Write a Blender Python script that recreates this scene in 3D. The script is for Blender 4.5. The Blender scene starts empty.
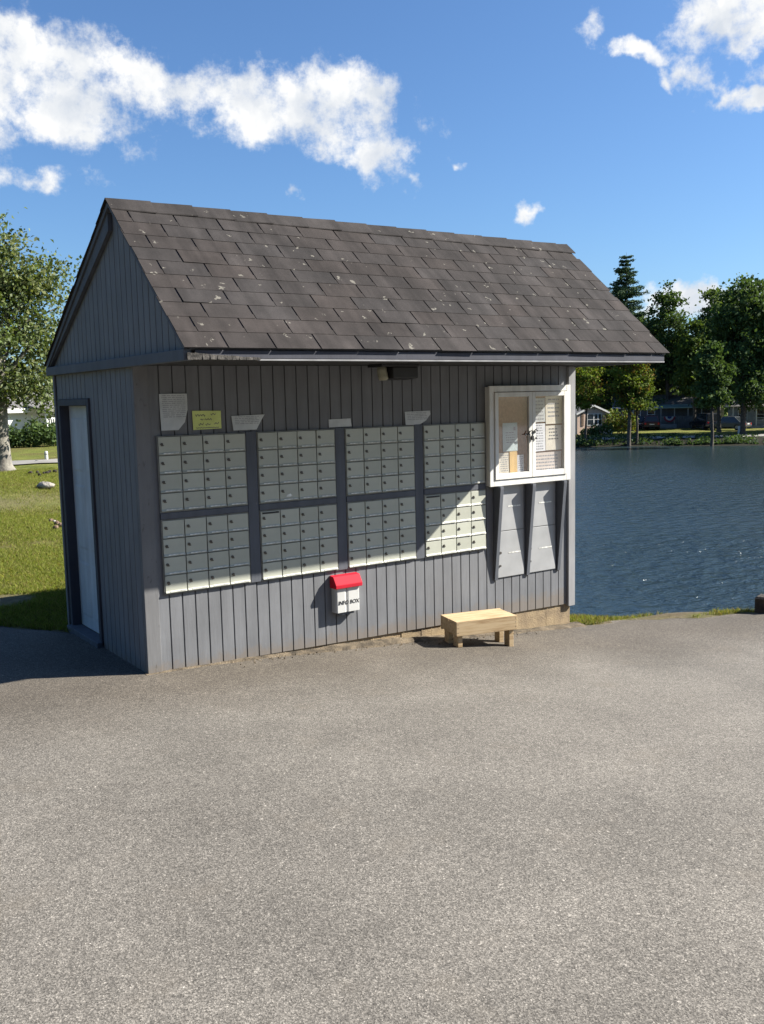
import bpy, math, random
import numpy as np
from mathutils import Vector, Matrix
from math import radians, sin, cos, pi

rnd = random.Random(7)
sc = bpy.context.scene
COL = sc.collection

# ------------------------------------------------------------------ camera
CAM = np.array([-2.1706, -5.8799, 1.7543])
YAW, PITCH, ROLL, FPX = 0.60614, 0.11942, -0.02242, 947.24
_F = np.array([sin(YAW)*cos(PITCH), cos(YAW)*cos(PITCH), -sin(PITCH)])
_R = np.array([cos(YAW), -sin(YAW), 0.0]); _U = np.cross(_R, _F)
_R2 = _R*cos(ROLL)+_U*sin(ROLL); _U2 = -_R*sin(ROLL)+_U*cos(ROLL)
cd = bpy.data.cameras.new('camera'); cam = bpy.data.objects.new('camera', cd); COL.objects.link(cam)
M4 = Matrix(((_R2[0], _U2[0], -_F[0], CAM[0]), (_R2[1], _U2[1], -_F[1], CAM[1]), (_R2[2], _U2[2], -_F[2], CAM[2]), (0, 0, 0, 1)))
cam.matrix_world = M4
cd.sensor_fit = 'VERTICAL'; cd.sensor_height = 24; cd.sensor_width = 24
cd.lens = FPX*24/1024; cd.clip_start = 0.05; cd.clip_end = 6000
sc.camera = cam

def ray(u, v):
    d = _F+_R2*(u-382)/FPX+_U2*(512-v)/FPX
    return d/np.linalg.norm(d)

# ------------------------------------------------------------------ light
SUN = Vector((1.80, -0.94, 1.45)).normalized()
SUN_EL = math.asin(SUN.z); SUN_ROT = math.atan2(SUN.x, SUN.y)
sc.view_settings.view_transform = 'Standard'; sc.view_settings.look = 'None'
sc.view_settings.gamma = 1.0; sc.view_settings.use_curve_mapping = False
sc.view_settings.exposure = 1.42
sl = bpy.data.lights.new('sun', 'SUN'); sl.energy = 5.0; sl.angle = radians(0.53); sl.color = (1.0, 0.945, 0.85)
so = bpy.data.objects.new('sun', sl); COL.objects.link(so)
so.rotation_euler = SUN.to_track_quat('Z', 'Y').to_euler(); so.location = (20, -12, 20)

W = bpy.data.worlds.new('World'); sc.world = W; W.use_nodes = True
def build_world():
    nt = W.node_tree; N = nt.nodes; L = nt.links; N.clear()
    def nd(t, **k):
        n = N.new(t)
        for a, b in k.items(): setattr(n, a, b)
        return n
    def math_(op, a, b=None, c=None):
        n = nd('ShaderNodeMath', operation=op)
        for i, x in enumerate((a, b, c)):
            if x is None: continue
            if isinstance(x, (int, float)): n.inputs[i].default_value = x
            else: L.new(x, n.inputs[i])
        return n.outputs[0]
    out = nd('ShaderNodeOutputWorld'); bg = nd('ShaderNodeBackground'); bg.inputs[1].default_value = 0.05
    L.new(bg.outputs[0], out.inputs[0])
    sky = nd('ShaderNodeTexSky', sky_type='NISHITA'); sky.sun_disc = False
    sky.sun_elevation = SUN_EL; sky.sun_rotation = SUN_ROT
    sky.air_density = 1.0; sky.dust_density = 0.9; sky.ozone_density = 2.6; sky.altitude = 100
    # direction -> azimuth / elevation in degrees: the clouds stand in the sky itself
    tc = nd('ShaderNodeTexCoord'); sp = nd('ShaderNodeSeparateXYZ'); L.new(tc.outputs['Generated'], sp.inputs[0])
    az = math_('MULTIPLY', math_('ARCTAN2', sp.outputs[0], sp.outputs[1]), 57.29578)
    el = math_('MULTIPLY', math_('ARCSINE', sp.outputs[2]), 57.29578)
    cb = nd('ShaderNodeCombineXYZ'); L.new(az, cb.inputs[0]); L.new(el, cb.inputs[1])
    # domain warp
    n0 = nd('ShaderNodeTexNoise'); n0.inputs['Scale'].default_value = 0.55; n0.inputs['Detail'].default_value = 4
    L.new(cb.outputs[0], n0.inputs['Vector'])
    sb = nd('ShaderNodeVectorMath', operation='SUBTRACT'); L.new(n0.outputs['Color'], sb.inputs[0]); sb.inputs[1].default_value = (.5, .5, .5)
    scl = nd('ShaderNodeVectorMath', operation='SCALE'); L.new(sb.outputs[0], scl.inputs[0]); scl.inputs['Scale'].default_value = 2.4
    ad = nd('ShaderNodeVectorMath', operation='ADD'); L.new(cb.outputs[0], ad.inputs[0]); L.new(scl.outputs[0], ad.inputs[1])
    warped = ad.outputs[0]
    # az, el, radius az, radius el, tilt (deg), weight
    blobs = CLOUDS
    acc = None
    for (a, e, ra, re, tilt, w) in blobs:
        mp = nd('ShaderNodeMapping', vector_type='TEXTURE')
        mp.inputs['Location'].default_value = (a, e, 0); mp.inputs['Rotation'].default_value = (0, 0, radians(tilt))
        mp.inputs['Scale'].default_value = (ra, re, 1)
        L.new(warped, mp.inputs['Vector'])
        ml = nd('ShaderNodeVectorMath', operation='MULTIPLY'); L.new(mp.outputs[0], ml.inputs[0]); ml.inputs[1].default_value = (1, 1, 0)
        ln = nd('ShaderNodeVectorMath', operation='LENGTH'); L.new(ml.outputs[0], ln.inputs[0])
        m = math_('MULTIPLY', math_('SUBTRACT', 1.25, ln.outputs['Value']), w)
        acc = m if acc is None else math_('SMOOTH_MAX', acc, m, 0.15)
    acc = math_('MAXIMUM', acc, -2.0)
    acc = math_('MINIMUM', acc, 0.75)
    nz = nd('ShaderNodeTexNoise'); nz.inputs['Scale'].default_value = 0.42; nz.inputs['Detail'].default_value = 9; nz.inputs['Roughness'].default_value = 0.66
    L.new(cb.outputs[0], nz.inputs['Vector'])
    dens = math_('ADD', acc, math_('MULTIPLY', math_('SUBTRACT', nz.outputs[0], 0.5), 2.6))
    mr = nd('ShaderNodeMapRange', interpolation_type='SMOOTHSTEP'); L.new(dens, mr.inputs[0])
    mr.inputs['From Min'].default_value = 0.08; mr.inputs['From Max'].default_value = 0.88
    # brightness inside a cloud: thicker parts a little greyer towards their base
    nb = nd('ShaderNodeTexNoise'); nb.inputs['Scale'].default_value = 0.35; nb.inputs['Detail'].default_value = 6
    L.new(warped, nb.inputs['Vector'])
    br = nd('ShaderNodeMapRange'); L.new(nb.outputs[0], br.inputs[0])
    br.inputs['From Min'].default_value = 0.33; br.inputs['From Max'].default_value = 0.62
    cr = nd('ShaderNodeMix', data_type='RGBA'); L.new(br.outputs[0], cr.inputs['Factor'])
    cr.inputs['A'].default_value = (5.3, 5.7, 6.3, 1); cr.inputs['B'].default_value = (7.9, 7.9, 7.8, 1)
    tint = nd('ShaderNodeMix', data_type='RGBA', blend_type='MULTIPLY'); tint.inputs['Factor'].default_value = 1
    L.new(sky.outputs[0], tint.inputs['A']); tint.inputs['B'].default_value = (0.72, 0.96, 1.22, 1)
    mx = nd('ShaderNodeMix', data_type='RGBA'); L.new(mr.outputs[0], mx.inputs['Factor'])
    L.new(tint.outputs['Result'], mx.inputs['A']); L.new(cr.outputs['Result'], mx.inputs['B'])
    L.new(mx.outputs['Result'], bg.inputs[0])

def _ae(u, v):
    d = ray(u, v); return math.degrees(math.atan2(d[0], d[1])), math.degrees(math.asin(d[2]))
CLOUDS = []
for (u, v, ru, rv, tilt, w) in [
    (20, 65, 75, 48, 0, 1.0), (70, 105, 75, 38, 0, 1.0), (110, 70, 65, 30, 14, 1.0), (-60, 90, 90, 60, 0, 1.0),
    (205, 92, 62, 22, 4, .75), (270, 105, 70, 36, 8, 1.0), (340, 110, 66, 40, 10, 1.0), (372, 140, 46, 32, 25, .9),
    (40, 178, 48, 12, 0, .55), (410, 176, 14, 9, 40, .55), (296, 193, 10, 8, 0, .6), (459, 160, 9, 7, 0, .65), (529, 213, 12, 9, 0, .75),
    (735, 14, 52, 26, 0, 1.1), (745, 38, 24, 16, 0, .9), (632, 52, 34, 9, 18, .85), (692, 70, 26, 16, 40, .6), (722, 108, 22, 8, 10, .75), (668, 80, 14, 7, 50, .6), (708, 92, 16, 9, 30, .6), (755, 98, 30, 10, -24, .9), (594, 14, 12, 16, 0, .45),
    (810, 20, 50, 50, 0, 1.0),
    (690, 296, 48, 18, 0, 1.35), (730, 302, 40, 14, 0, 1.2), (665, 308, 30, 14, 0, 1.1), (762, 284, 16, 5, 0, .6), (560, 340, 90, 12, 0, .6), (860, 300, 90, 25, 0, .9)]:
    a, e = _ae(u, v)
    CLOUDS.append((a, e, math.degrees(ru/FPX)/max(.3, cos(radians(e))), math.degrees(rv/FPX), -tilt, w))
build_world()

# ------------------------------------------------------------------ materials
def mat(name, col, col2=None, scale=4.0, rough=0.75, bump=0.0, bscale=60.0, bdist=0.01, metal=0.0, spec=0.4, detail=6, lo=.35, hi=.65):
    m = bpy.data.materials.new(name); m.use_nodes = True
    nt = m.node_tree; b = nt.nodes['Principled BSDF']
    b.inputs['Roughness'].default_value = rough; b.inputs['Metallic'].default_value = metal
    b.inputs['Specular IOR Level'].default_value = spec
    tc = nt.nodes.new('ShaderNodeTexCoord')
    if col2 is None: col2 = tuple(c*.82 for c in col)
    n = nt.nodes.new('ShaderNodeTexNoise'); n.inputs['Scale'].default_value = scale; n.inputs['Detail'].default_value = detail
    nt.links.new(tc.outputs['Object'], n.inputs['Vector'])
    r = nt.nodes.new('ShaderNodeValToRGB'); r.color_ramp.elements[0].position = lo; r.color_ramp.elements[1].position = hi
    r.color_ramp.elements[0].color = (*col2, 1); r.color_ramp.elements[1].color = (*col, 1)
    nt.links.new(n.outputs[0], r.inputs[0]); nt.links.new(r.outputs[0], b.inputs['Base Color'])
    if bump:
        n2 = nt.nodes.new('ShaderNodeTexNoise'); n2.inputs['Scale'].default_value = bscale; n2.inputs['Detail'].default_value = 5
        nt.links.new(tc.outputs['Object'], n2.inputs['Vector'])
        bp = nt.nodes.new('ShaderNodeBump'); bp.inputs['Strength'].default_value = bump; bp.inputs['Distance'].default_value = bdist
        nt.links.new(n2.outputs[0], bp.inputs['Height']); nt.links.new(bp.outputs[0], b.inputs['Normal'])
    return m

class G:
    """tiny node helper on a material"""
    def __init__(s, m):
        s.nt = m.node_tree; s.b = s.nt.nodes['Principled BSDF']; s.tc = s.nt.nodes.new('ShaderNodeTexCoord'); s.o = s.tc.outputs['Object']
    def link(s, a, b): s.nt.links.new(a, b)
    def noise(s, scale, detail=6, rough=.55, vec=None, stretch=None):
        n = s.nt.nodes.new('ShaderNodeTexNoise'); n.inputs['Scale'].default_value = scale; n.inputs['Detail'].default_value = detail; n.inputs['Roughness'].default_value = rough
        v = vec or s.o
        if stretch:
            mp = s.nt.nodes.new('ShaderNodeMapping'); mp.inputs['Scale'].default_value = stretch; s.link(v, mp.inputs[0]); v = mp.outputs[0]
        s.link(v, n.inputs['Vector']); return n.outputs[0]
    def voronoi(s, scale, out='Distance'):
        n = s.nt.nodes.new('ShaderNodeTexVoronoi'); n.inputs['Scale'].default_value = scale; s.link(s.o, n.inputs['Vector']); return n.outputs[out]
    def ramp(s, x, stops, interp='LINEAR'):
        r = s.nt.nodes.new('ShaderNodeValToRGB'); e = r.color_ramp.elements; r.color_ramp.interpolation = interp
        while len(e) < len(stops): e.new(.5)
        for i, (p, c) in enumerate(stops):
            e[i].position = p; e[i].color = (c, c, c, 1) if isinstance(c, (int, float)) else (*c, 1)
        s.link(x, r.inputs[0]); return r.outputs[0]
    def mix(s, f, a, b, blend='MIX'):
        n = s.nt.nodes.new('ShaderNodeMix'); n.data_type = 'RGBA'; n.blend_type = blend
        for k, x in (('Factor', f), ('A', a), ('B', b)):
            if isinstance(x, (int, float)): n.inputs[k].default_value = x
            elif isinstance(x, tuple): n.inputs[k].default_value = (*x, 1)
            else: s.link(x, n.inputs[k])
        return n.outputs['Result']
    def math(s, op, a, b):
        n = s.nt.nodes.new('ShaderNodeMath'); n.operation = op
        for i, x in enumerate((a, b)):
            if isinstance(x, (int, float)): n.inputs[i].default_value = x
            else: s.link(x, n.inputs[i])
        return n.outputs[0]
    def attr(s, name):
        n = s.nt.nodes.new('ShaderNodeAttribute'); n.attribute_name = name; return n.outputs['Color']
    def color(s, c): s.link(c, s.b.inputs['Base Color'])
    def bump(s, h, strength, dist):
        b = s.nt.nodes.new('ShaderNodeBump'); b.inputs['Strength'].default_value = strength; b.inputs['Distance'].default_value = dist
        s.link(h, b.inputs['Height']); s.link(b.outputs[0], s.b.inputs['Normal'])

def newm(name, rough=.8, spec=.3):
    m = bpy.data.materials.new(name); m.use_nodes = True
    b = m.node_tree.nodes['Principled BSDF']; b.inputs['Roughness'].default_value = rough; b.inputs['Specular IOR Level'].default_value = spec
    return m, G(m)

MT = {}
# asphalt: pale worn aggregate
m, g = newm('asphalt', .88, .25)
stone = g.ramp(g.voronoi(235, 'Color'), [(0.0, .038), (.4, .088), (.75, .152), (.93, .23), (1, .42)])
fine = g.ramp(g.noise(120, 4, .65), [(.3, .74), (.7, 1.26)])
base = g.mix(1.0, stone, fine, 'MULTIPLY')
med = g.ramp(g.noise(30, 5, .6), [(.3, .86), (.7, 1.12)])
base = g.mix(1.0, base, med, 'MULTIPLY')
big = g.ramp(g.noise(.9, 6, .62), [(.3, .78), (.7, 1.14)])
base = g.mix(1.0, base, big, 'MULTIPLY')
chips = g.ramp(g.voronoi(95, 'Color'), [(.0, .62), (.10, 1.0), (.86, 1.0), (.97, 1.75)])
base = g.mix(1.0, base, chips, 'MULTIPLY')
base = g.mix(1.0, base, (1.39, 1.27, 1.10), 'MULTIPLY')
# smoother darker skim of old sealer along the building
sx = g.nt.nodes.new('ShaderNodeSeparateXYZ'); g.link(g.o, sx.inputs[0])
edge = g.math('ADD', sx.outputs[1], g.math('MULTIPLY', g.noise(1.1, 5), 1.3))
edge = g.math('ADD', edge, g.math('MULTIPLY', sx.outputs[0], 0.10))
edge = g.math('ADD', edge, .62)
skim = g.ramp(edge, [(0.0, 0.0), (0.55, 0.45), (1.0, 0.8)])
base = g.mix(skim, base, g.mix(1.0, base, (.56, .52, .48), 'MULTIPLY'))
dust = g.ramp(g.noise(2.2, 7, .65), [(.56, 0.0), (.72, .30)])
base = g.mix(dust, base, (.16, .137, .108))
g.color(base)
# oil spots, old scuffs
oil = g.ramp(g.noise(1.7, 5, .55, stretch=(1, 1.6, 1)), [(.63, 0.0), (.74, .38)]); base = g.mix(oil, base, (.060, .054, .049)); g.color(base)
hgt = g.mix(.5, g.voronoi(235), g.noise(330, 3), 'MIX')
g.bump(hgt, .4, .004)
MT['asphalt'] = m

# ground: turf with dry and bare patches
m, g = newm('turf', .95, .1)
gr = g.ramp(g.noise(2.2, 8, .65), [(.3, (.085, .104, .020)), (.5, (.145, .165, .034)), (.72, (.215, .208, .058))])
fine = g.ramp(g.noise(55, 6, .7), [(.3, .5), (.7, 1.4)])
gr = g.mix(1.0, gr, fine, 'MULTIPLY')
dry = g.ramp(g.noise(.42, 6, .6), [(.44, 0.0), (.58, .8)])
gr = g.mix(dry, gr, (.115, .098, .036))
gr = g.mix(g.attr('bank_shade'), gr, (.022, .021, .014))  # tree shade over the far bank, painted into the ground colour
gr = g.mix(g.attr('bare'), gr, g.ramp(g.noise(18, 6), [(.3, (.10, .078, .05)), (.7, (.19, .155, .105))]))
g.color(gr); g.bump(g.noise(40, 6, .7), .8, .05)
MT['turf'] = m

# water
m, g = newm('lake_water', .21, .5)
g.b.inputs['Base Color'].default_value = (.016, .028, .034, 1); g.b.inputs['IOR'].default_value = 1.33
w1 = g.noise(1.5, 4, .55, stretch=(1.0, 1.5, 1)); w2 = g.noise(4.4, 3, .5, stretch=(1.0, 1.5, 1))
hw = g.math('ADD', w1, g.math('MULTIPLY', w2, .22))
sxw = g.nt.nodes.new('ShaderNodeSeparateXYZ'); g.link(g.o, sxw.inputs[0])
pnw = g.math('ADD', g.math('MULTIPLY', sxw.outputs[0], .73), g.math('MULTIPLY', sxw.outputs[1], .68))
calm = g.nt.nodes.new('ShaderNodeMapRange'); g.link(pnw, calm.inputs[0]); calm.inputs['From Min'].default_value = 30; calm.inputs['From Max'].default_value = 82; calm.inputs['To Min'].default_value = 1.0; calm.inputs['To Max'].default_value = .07
band = g.ramp(g.noise(.10, 3, .5, stretch=(1, 1, 1)), [(.35, .65), (.65, 1.2)])
g.bump(g.math('MULTIPLY', g.math('MULTIPLY', hw, calm.outputs[0]), band), 1.0, .26)
MT['water'] = m

def paint(name, col, wear=.5, streak=True, rough=.75, wearcol=(.24, .23, .21), splash=False, wpos=.66):
    m, g = newm(name, rough, .3)
    a = g.ramp(g.noise(3.0, 8, .6), [(.3, tuple(c*.86 for c in col)), (.7, tuple(c*1.06 for c in col))])
    s = g.ramp(g.noise(9, 6, .6, stretch=(1.5, 1.5, .18)), [(.35, .86), (.65, 1.06)])
    a = g.mix(1.0, a, s, 'MULTIPLY')
    w = g.ramp(g.noise(26, 8, .7, stretch=(1, 1, .35)), [(wpos, 0.0), (wpos+.06, wear)])
    a = g.mix(w, a, wearcol)
    if splash:
        sz = g.nt.nodes.new('ShaderNodeSeparateXYZ'); g.link(g.o, sz.inputs[0])
        hgt = g.math('ADD', g.math('MULTIPLY', sz.outputs[2], -7.0), g.math('MULTIPLY', g.noise(16, 7, .7), 1.6))
        a = g.mix(g.ramp(hgt, [(.42, 0.0), (.95, .55)]), a, (.17, .135, .10))
    g.color(a); g.bump(g.noise(70, 5, .6, stretch=(1, 1, .12)), .25, .004)
    return m
MT['siding'] = paint('grey_paint', (.160, .165, .176), splash=True)
MT['wornsiding'] = paint('worn_grey_paint', (.158, .159, .164), .8, wearcol=(.085, .08, .075), splash=True, wpos=.60)
MT['trim'] = paint('grey_trim_paint', (.094, .102, .120), .3)
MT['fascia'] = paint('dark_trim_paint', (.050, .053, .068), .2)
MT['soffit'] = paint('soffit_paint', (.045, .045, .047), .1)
MT['lighttrim'] = paint('pale_corner_paint', (.25, .25, .255), .5)
MT['whitepaint'] = paint('white_paint', (.66, .655, .62), .15, wearcol=(.5, .48, .44))
MT['door'] = paint('pale_door_paint', (.50, .53, .55), .1, wearcol=(.5, .5, .5))
MT['drip'] = mat('aluminium_drip', (.26, .26, .265), (.19, .19, .195), 12, .55, metal=.1)
MT['rotwood'] = mat('rotten_wood', (.085, .078, .07), (.018, .017, .016), 30, .95, .6, 90, .01)
MT['concrete'] = mat('foundation_concrete', (.31, .235, .14), (.20, .15, .095), 9, .95, .5, 90, .01)
MT['dirt'] = mat('dirt', (.165, .13, .088), (.05, .04, .028), 11, .98, .8, 80, .02)
MT['dark'] = mat('black_enamel', (.018, .018, .02), (.012, .012, .013), 6, .5)
MT['lens'] = mat('lamp_lens', (.34, .33, .25), (.26, .25, .18), 8, .35)
MT['steel'] = mat('dull_steel', (.22, .22, .22), (.13, .13, .13), 30, .4, metal=.8)
MT['lock'] = mat('lock_metal', (.12, .11, .10), (.06, .055, .05), 50, .45, metal=.6)
MT['boxframe'] = mat('mailbox_frame', (.22, .22, .20), (.15, .15, .14), 8, .5)
m, g = newm('mailbox_enamel', .42, .5)
a = g.ramp(g.noise(5, 7, .6), [(.3, (.35, .36, .305)), (.7, (.42, .43, .365))])
sc_ = g.ramp(g.noise(45, 6, .7), [(.68, 0.0), (.76, .35)]); a = g.mix(sc_, a, (.24, .22, .18))
oi = g.nt.nodes.new('ShaderNodeObjectInfo'); vr = g.ramp(oi.outputs['Random'], [(0, .90), (1, 1.06)])
g.color(g.mix(1.0, a, vr, 'MULTIPLY')); MT['mailbox'] = m
MT['locker'] = mat('parcel_locker_enamel', (.33, .335, .34), (.27, .275, .28), 5, .4)
MT['label_white_glint'] = mat('label_strip', (.78, .78, .74), (.36, .36, .33), 34, .35)  # near-white also paints the glint on the label lips
MT['paper'] = mat('paper', (.74, .75, .77), (.62, .63, .66), 9, .9)
MT['greypaper'] = mat('weathered_paper', (.55, .57, .57), (.43, .45, .45), 9, .9)
MT['cream'] = mat('cream_paper', (.72, .68, .58), (.62, .57, .48), 9, .9)
MT['pinkpaper'] = mat('faded_pink_paper', (.70, .62, .56), (.6, .53, .48), 9, .9)
MT['bluepaper'] = mat('pale_blue_paper', (.50, .58, .58), (.42, .50, .50), 9, .9)
MT['yellow'] = mat('yellow_paper', (.62, .68, .24), (.52, .58, .20), 9, .9)
MT['amber'] = mat('amber_paper', (.72, .50, .22), (.62, .42, .18), 9, .9)
MT['ink'] = mat('ink', (.16, .16, .17), (.10, .10, .11), 20, .9)
MT['greyink'] = mat('faded_print', (.33, .34, .36), (.25, .25, .28), 60, .9)
MT['cork'] = mat('cork_board', (.36, .205, .125), (.27, .15, .088), 45, .95, .3, 200, .003)
MT['red'] = mat('red_plastic', (.52, .020, .038), (.44, .016, .032), 6, .65, spec=.12)
MT['whiteplastic'] = mat('white_plastic', (.50, .50, .485), (.44, .44, .425), 5, .5, spec=.25)
MT['blackink'] = mat('black_lettering', (.015, .015, .018), (.012, .012, .014), 6, .5)
# glass: thin pane, clear with a weak reflection
m = bpy.data.materials.new('window_glass'); m.use_nodes = True; nt = m.node_tree; nt.nodes.clear()
o_ = nt.nodes.new('ShaderNodeOutputMaterial'); mx_ = nt.nodes.new('ShaderNodeMixShader'); tr_ = nt.nodes.new('ShaderNodeBsdfTransparent'); gl_ = nt.nodes.new('ShaderNodeBsdfGlossy')
gl_.inputs['Roughness'].default_value = .04; fr_ = nt.nodes.new('ShaderNodeMapRange'); lw_ = nt.nodes.new('ShaderNodeLayerWeight'); lw_.inputs[0].default_value = .25; nt.links.new(lw_.outputs['Facing'], fr_.inputs[0]); fr_.inputs['To Min'].default_value = .03; fr_.inputs['To Max'].default_value = .5
nt.links.new(fr_.outputs[0], mx_.inputs[0]); nt.links.new(tr_.outputs[0], mx_.inputs[1]); nt.links.new(gl_.outputs[0], mx_.inputs[2]); nt.links.new(mx_.outputs[0], o_.inputs[0])
MT['glass'] = m
MT['darkglass'] = mat('dark_glass', (.02, .024, .028), (.015, .018, .02), 3, .06, spec=.6)
# new pine of the stool
m, g = newm('pine_wood', .7, .3)
a = g.ramp(g.noise(5, 6, .6, stretch=(1, 9, 14)), [(.3, (.33, .215, .11)), (.5, (.49, .365, .215)), (.75, (.52, .40, .25))])
kn = g.ramp(g.voronoi(11), [(.03, .35), (.09, 1.0)]); g.color(g.mix(1.0, a, kn, 'MULTIPLY')); g.bump(g.noise(60, 5, stretch=(.3, 3, 3)), .2, .004)
MT['pine'] = m
# shingles
m, g = newm('asphalt_shingle', .93, .2)
t = g.attr('Col')
gran = g.ramp(g.noise(260, 4, .6), [(.3, .70), (.7, 1.3)])
blot = g.ramp(g.noise(3.5, 7, .62), [(.3, .62), (.7, 1.22)])
strk = g.ramp(g.noise(4.5, 6, .6, stretch=(1.6, .25, .25)), [(.40, 1.0), (.66, .55)])
a = g.mix(1.0, g.mix(1.0, g.mix(1.0, t, gran, 'MULTIPLY'), blot, 'MULTIPLY'), strk, 'MULTIPLY')
vs = g.nt.nodes.new('ShaderNodeTexVoronoi'); vs.inputs['Scale'].default_value = 8.5
wn = g.nt.nodes.new('ShaderNodeTexNoise'); wn.inputs['Scale'].default_value = 30; wn.inputs['Detail'].default_value = 4; g.link(g.o, wn.inputs['Vector'])
wv = g.nt.nodes.new('ShaderNodeVectorMath'); wv.operation = 'SCALE'; wv.inputs['Scale'].default_value = .11; g.link(wn.outputs['Color'], wv.inputs[0])
wa = g.nt.nodes.new('ShaderNodeVectorMath'); wa.operation = 'ADD'; g.link(g.o, wa.inputs[0]); g.link(wv.outputs[0], wa.inputs[1]); g.link(wa.outputs[0], vs.inputs['Vector'])
thr = g.math('MULTIPLY', g.noise(1.6, 4), .35)
sp_ = g.math('SUBTRACT', thr, g.math('ADD', vs.outputs['Distance'], g.math('MULTIPLY', g.noise(55, 4), .09)))
lich = g.ramp(sp_, [(0.0, 0.0), (.045, .85)])
a = g.mix(lich, a, (.175, .165, .14)); g.color(a); g.bump(g.noise(260, 4), .4, .003)
MT['shingle'] = m
MT['deckdark'] = mat('roof_felt', (.022, .02, .02), (.016, .015, .015), 20, .95)

def leafmat(name, trans=.30, rough=.55):
    m, g = newm(name, .75, .12)
    c = g.attr('Col'); g.color(c)
    nt = g.nt; out = nt.nodes['Material Output']
    tl = nt.nodes.new('ShaderNodeBsdfTranslucent'); nt.links.new(g.mix(1.0, c, (1.25, 1.3, .55), 'MULTIPLY'), tl.inputs[0])
    mx = nt.nodes.new('ShaderNodeMixShader'); mx.inputs[0].default_value = trans
    nt.links.new(g.b.outputs[0], mx.inputs[1]); nt.links.new(tl.outputs[0], mx.inputs[2]); nt.links.new(mx.outputs[0], out.inputs[0])
    return m
MT['leaf'] = leafmat('leaves'); MT['needle'] = leafmat('needles', .1, .6); MT['grass'] = leafmat('grass_blades', .35, .6)
MT['bark'] = mat('bark', (.095, .082, .068), (.045, .038, .032), 7, .95, .9, 22, .04)
MT['palebark'] = mat('pale_mottled_bark', (.23, .215, .18), (.10, .09, .078), 5, .9, .7, 18, .03)
MT['rock'] = mat('pale_rock', (.36, .33, .29), (.22, .20, .175), 6, .95, .8, 14, .05)
MT['darkclod'] = mat('dark_clod', (.045, .036, .03), (.02, .017, .015), 20, .95, .7, 40, .02)
MT['brownstone'] = mat('brown_stone', (.22, .15, .10), (.09, .06, .045), 14, .95, .7, 40, .02)
MT['oldpost'] = mat('weathered_post', (.075, .06, .048), (.03, .026, .022), 12, .95, .8, 40, .02)
MT['lane'] = mat('gravel_lane', (.28, .265, .24), (.20, .19, .17), 2, .95)
MT['pinkwall'] = mat('pink_siding', (.58, .43, .34), (.52, .38, .30), 3, .8)
MT['whitewall'] = mat('white_siding', (.66, .66, .63), (.56, .56, .54), 2, .75)
MT['darkwall'] = mat('dark_siding', (.085, .095, .105), (.06, .066, .075), 2, .85)
MT['greywall'] = mat('grey_siding', (.30, .31, .31), (.22, .23, .23), 2, .85)
MT['farroof'] = mat('far_roofing', (.17, .16, .15), (.12, .115, .11), 3, .9)
MT['greenmetal'] = mat('green_metal_roof', (.24, .34, .30), (.18, .27, .24), 3, .6)
MT['flagred'] = mat('flag_red', (.26, .04, .05), None, 5, .85); MT['flagwhite'] = mat('flag_white', (.5, .5, .5), None, 5, .85); MT['flagblue'] = mat('flag_blue', (.04, .06, .22), None, 5, .85)
MT['carred'] = mat('maroon_car_paint', (.045, .009, .013), (.04, .008, .012), 2, .25, spec=.6)
MT['carblack'] = mat('black_car_paint', (.014, .015, .018), (.012, .012, .014), 2, .25, spec=.6)
MT['cargrey'] = mat('charcoal_car_paint', (.05, .055, .062), (.045, .05, .055), 2, .22, spec=.6)
MT['tyre'] = mat('tyre_rubber', (.02, .02, .02), None, 10, .9)
MT['taillight'] = mat('tail_light_lens', (.38, .012, .012), None, 5, .25)
MT['headlight'] = mat('head_light_lens', (.65, .66, .66), None, 5, .2)

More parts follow.
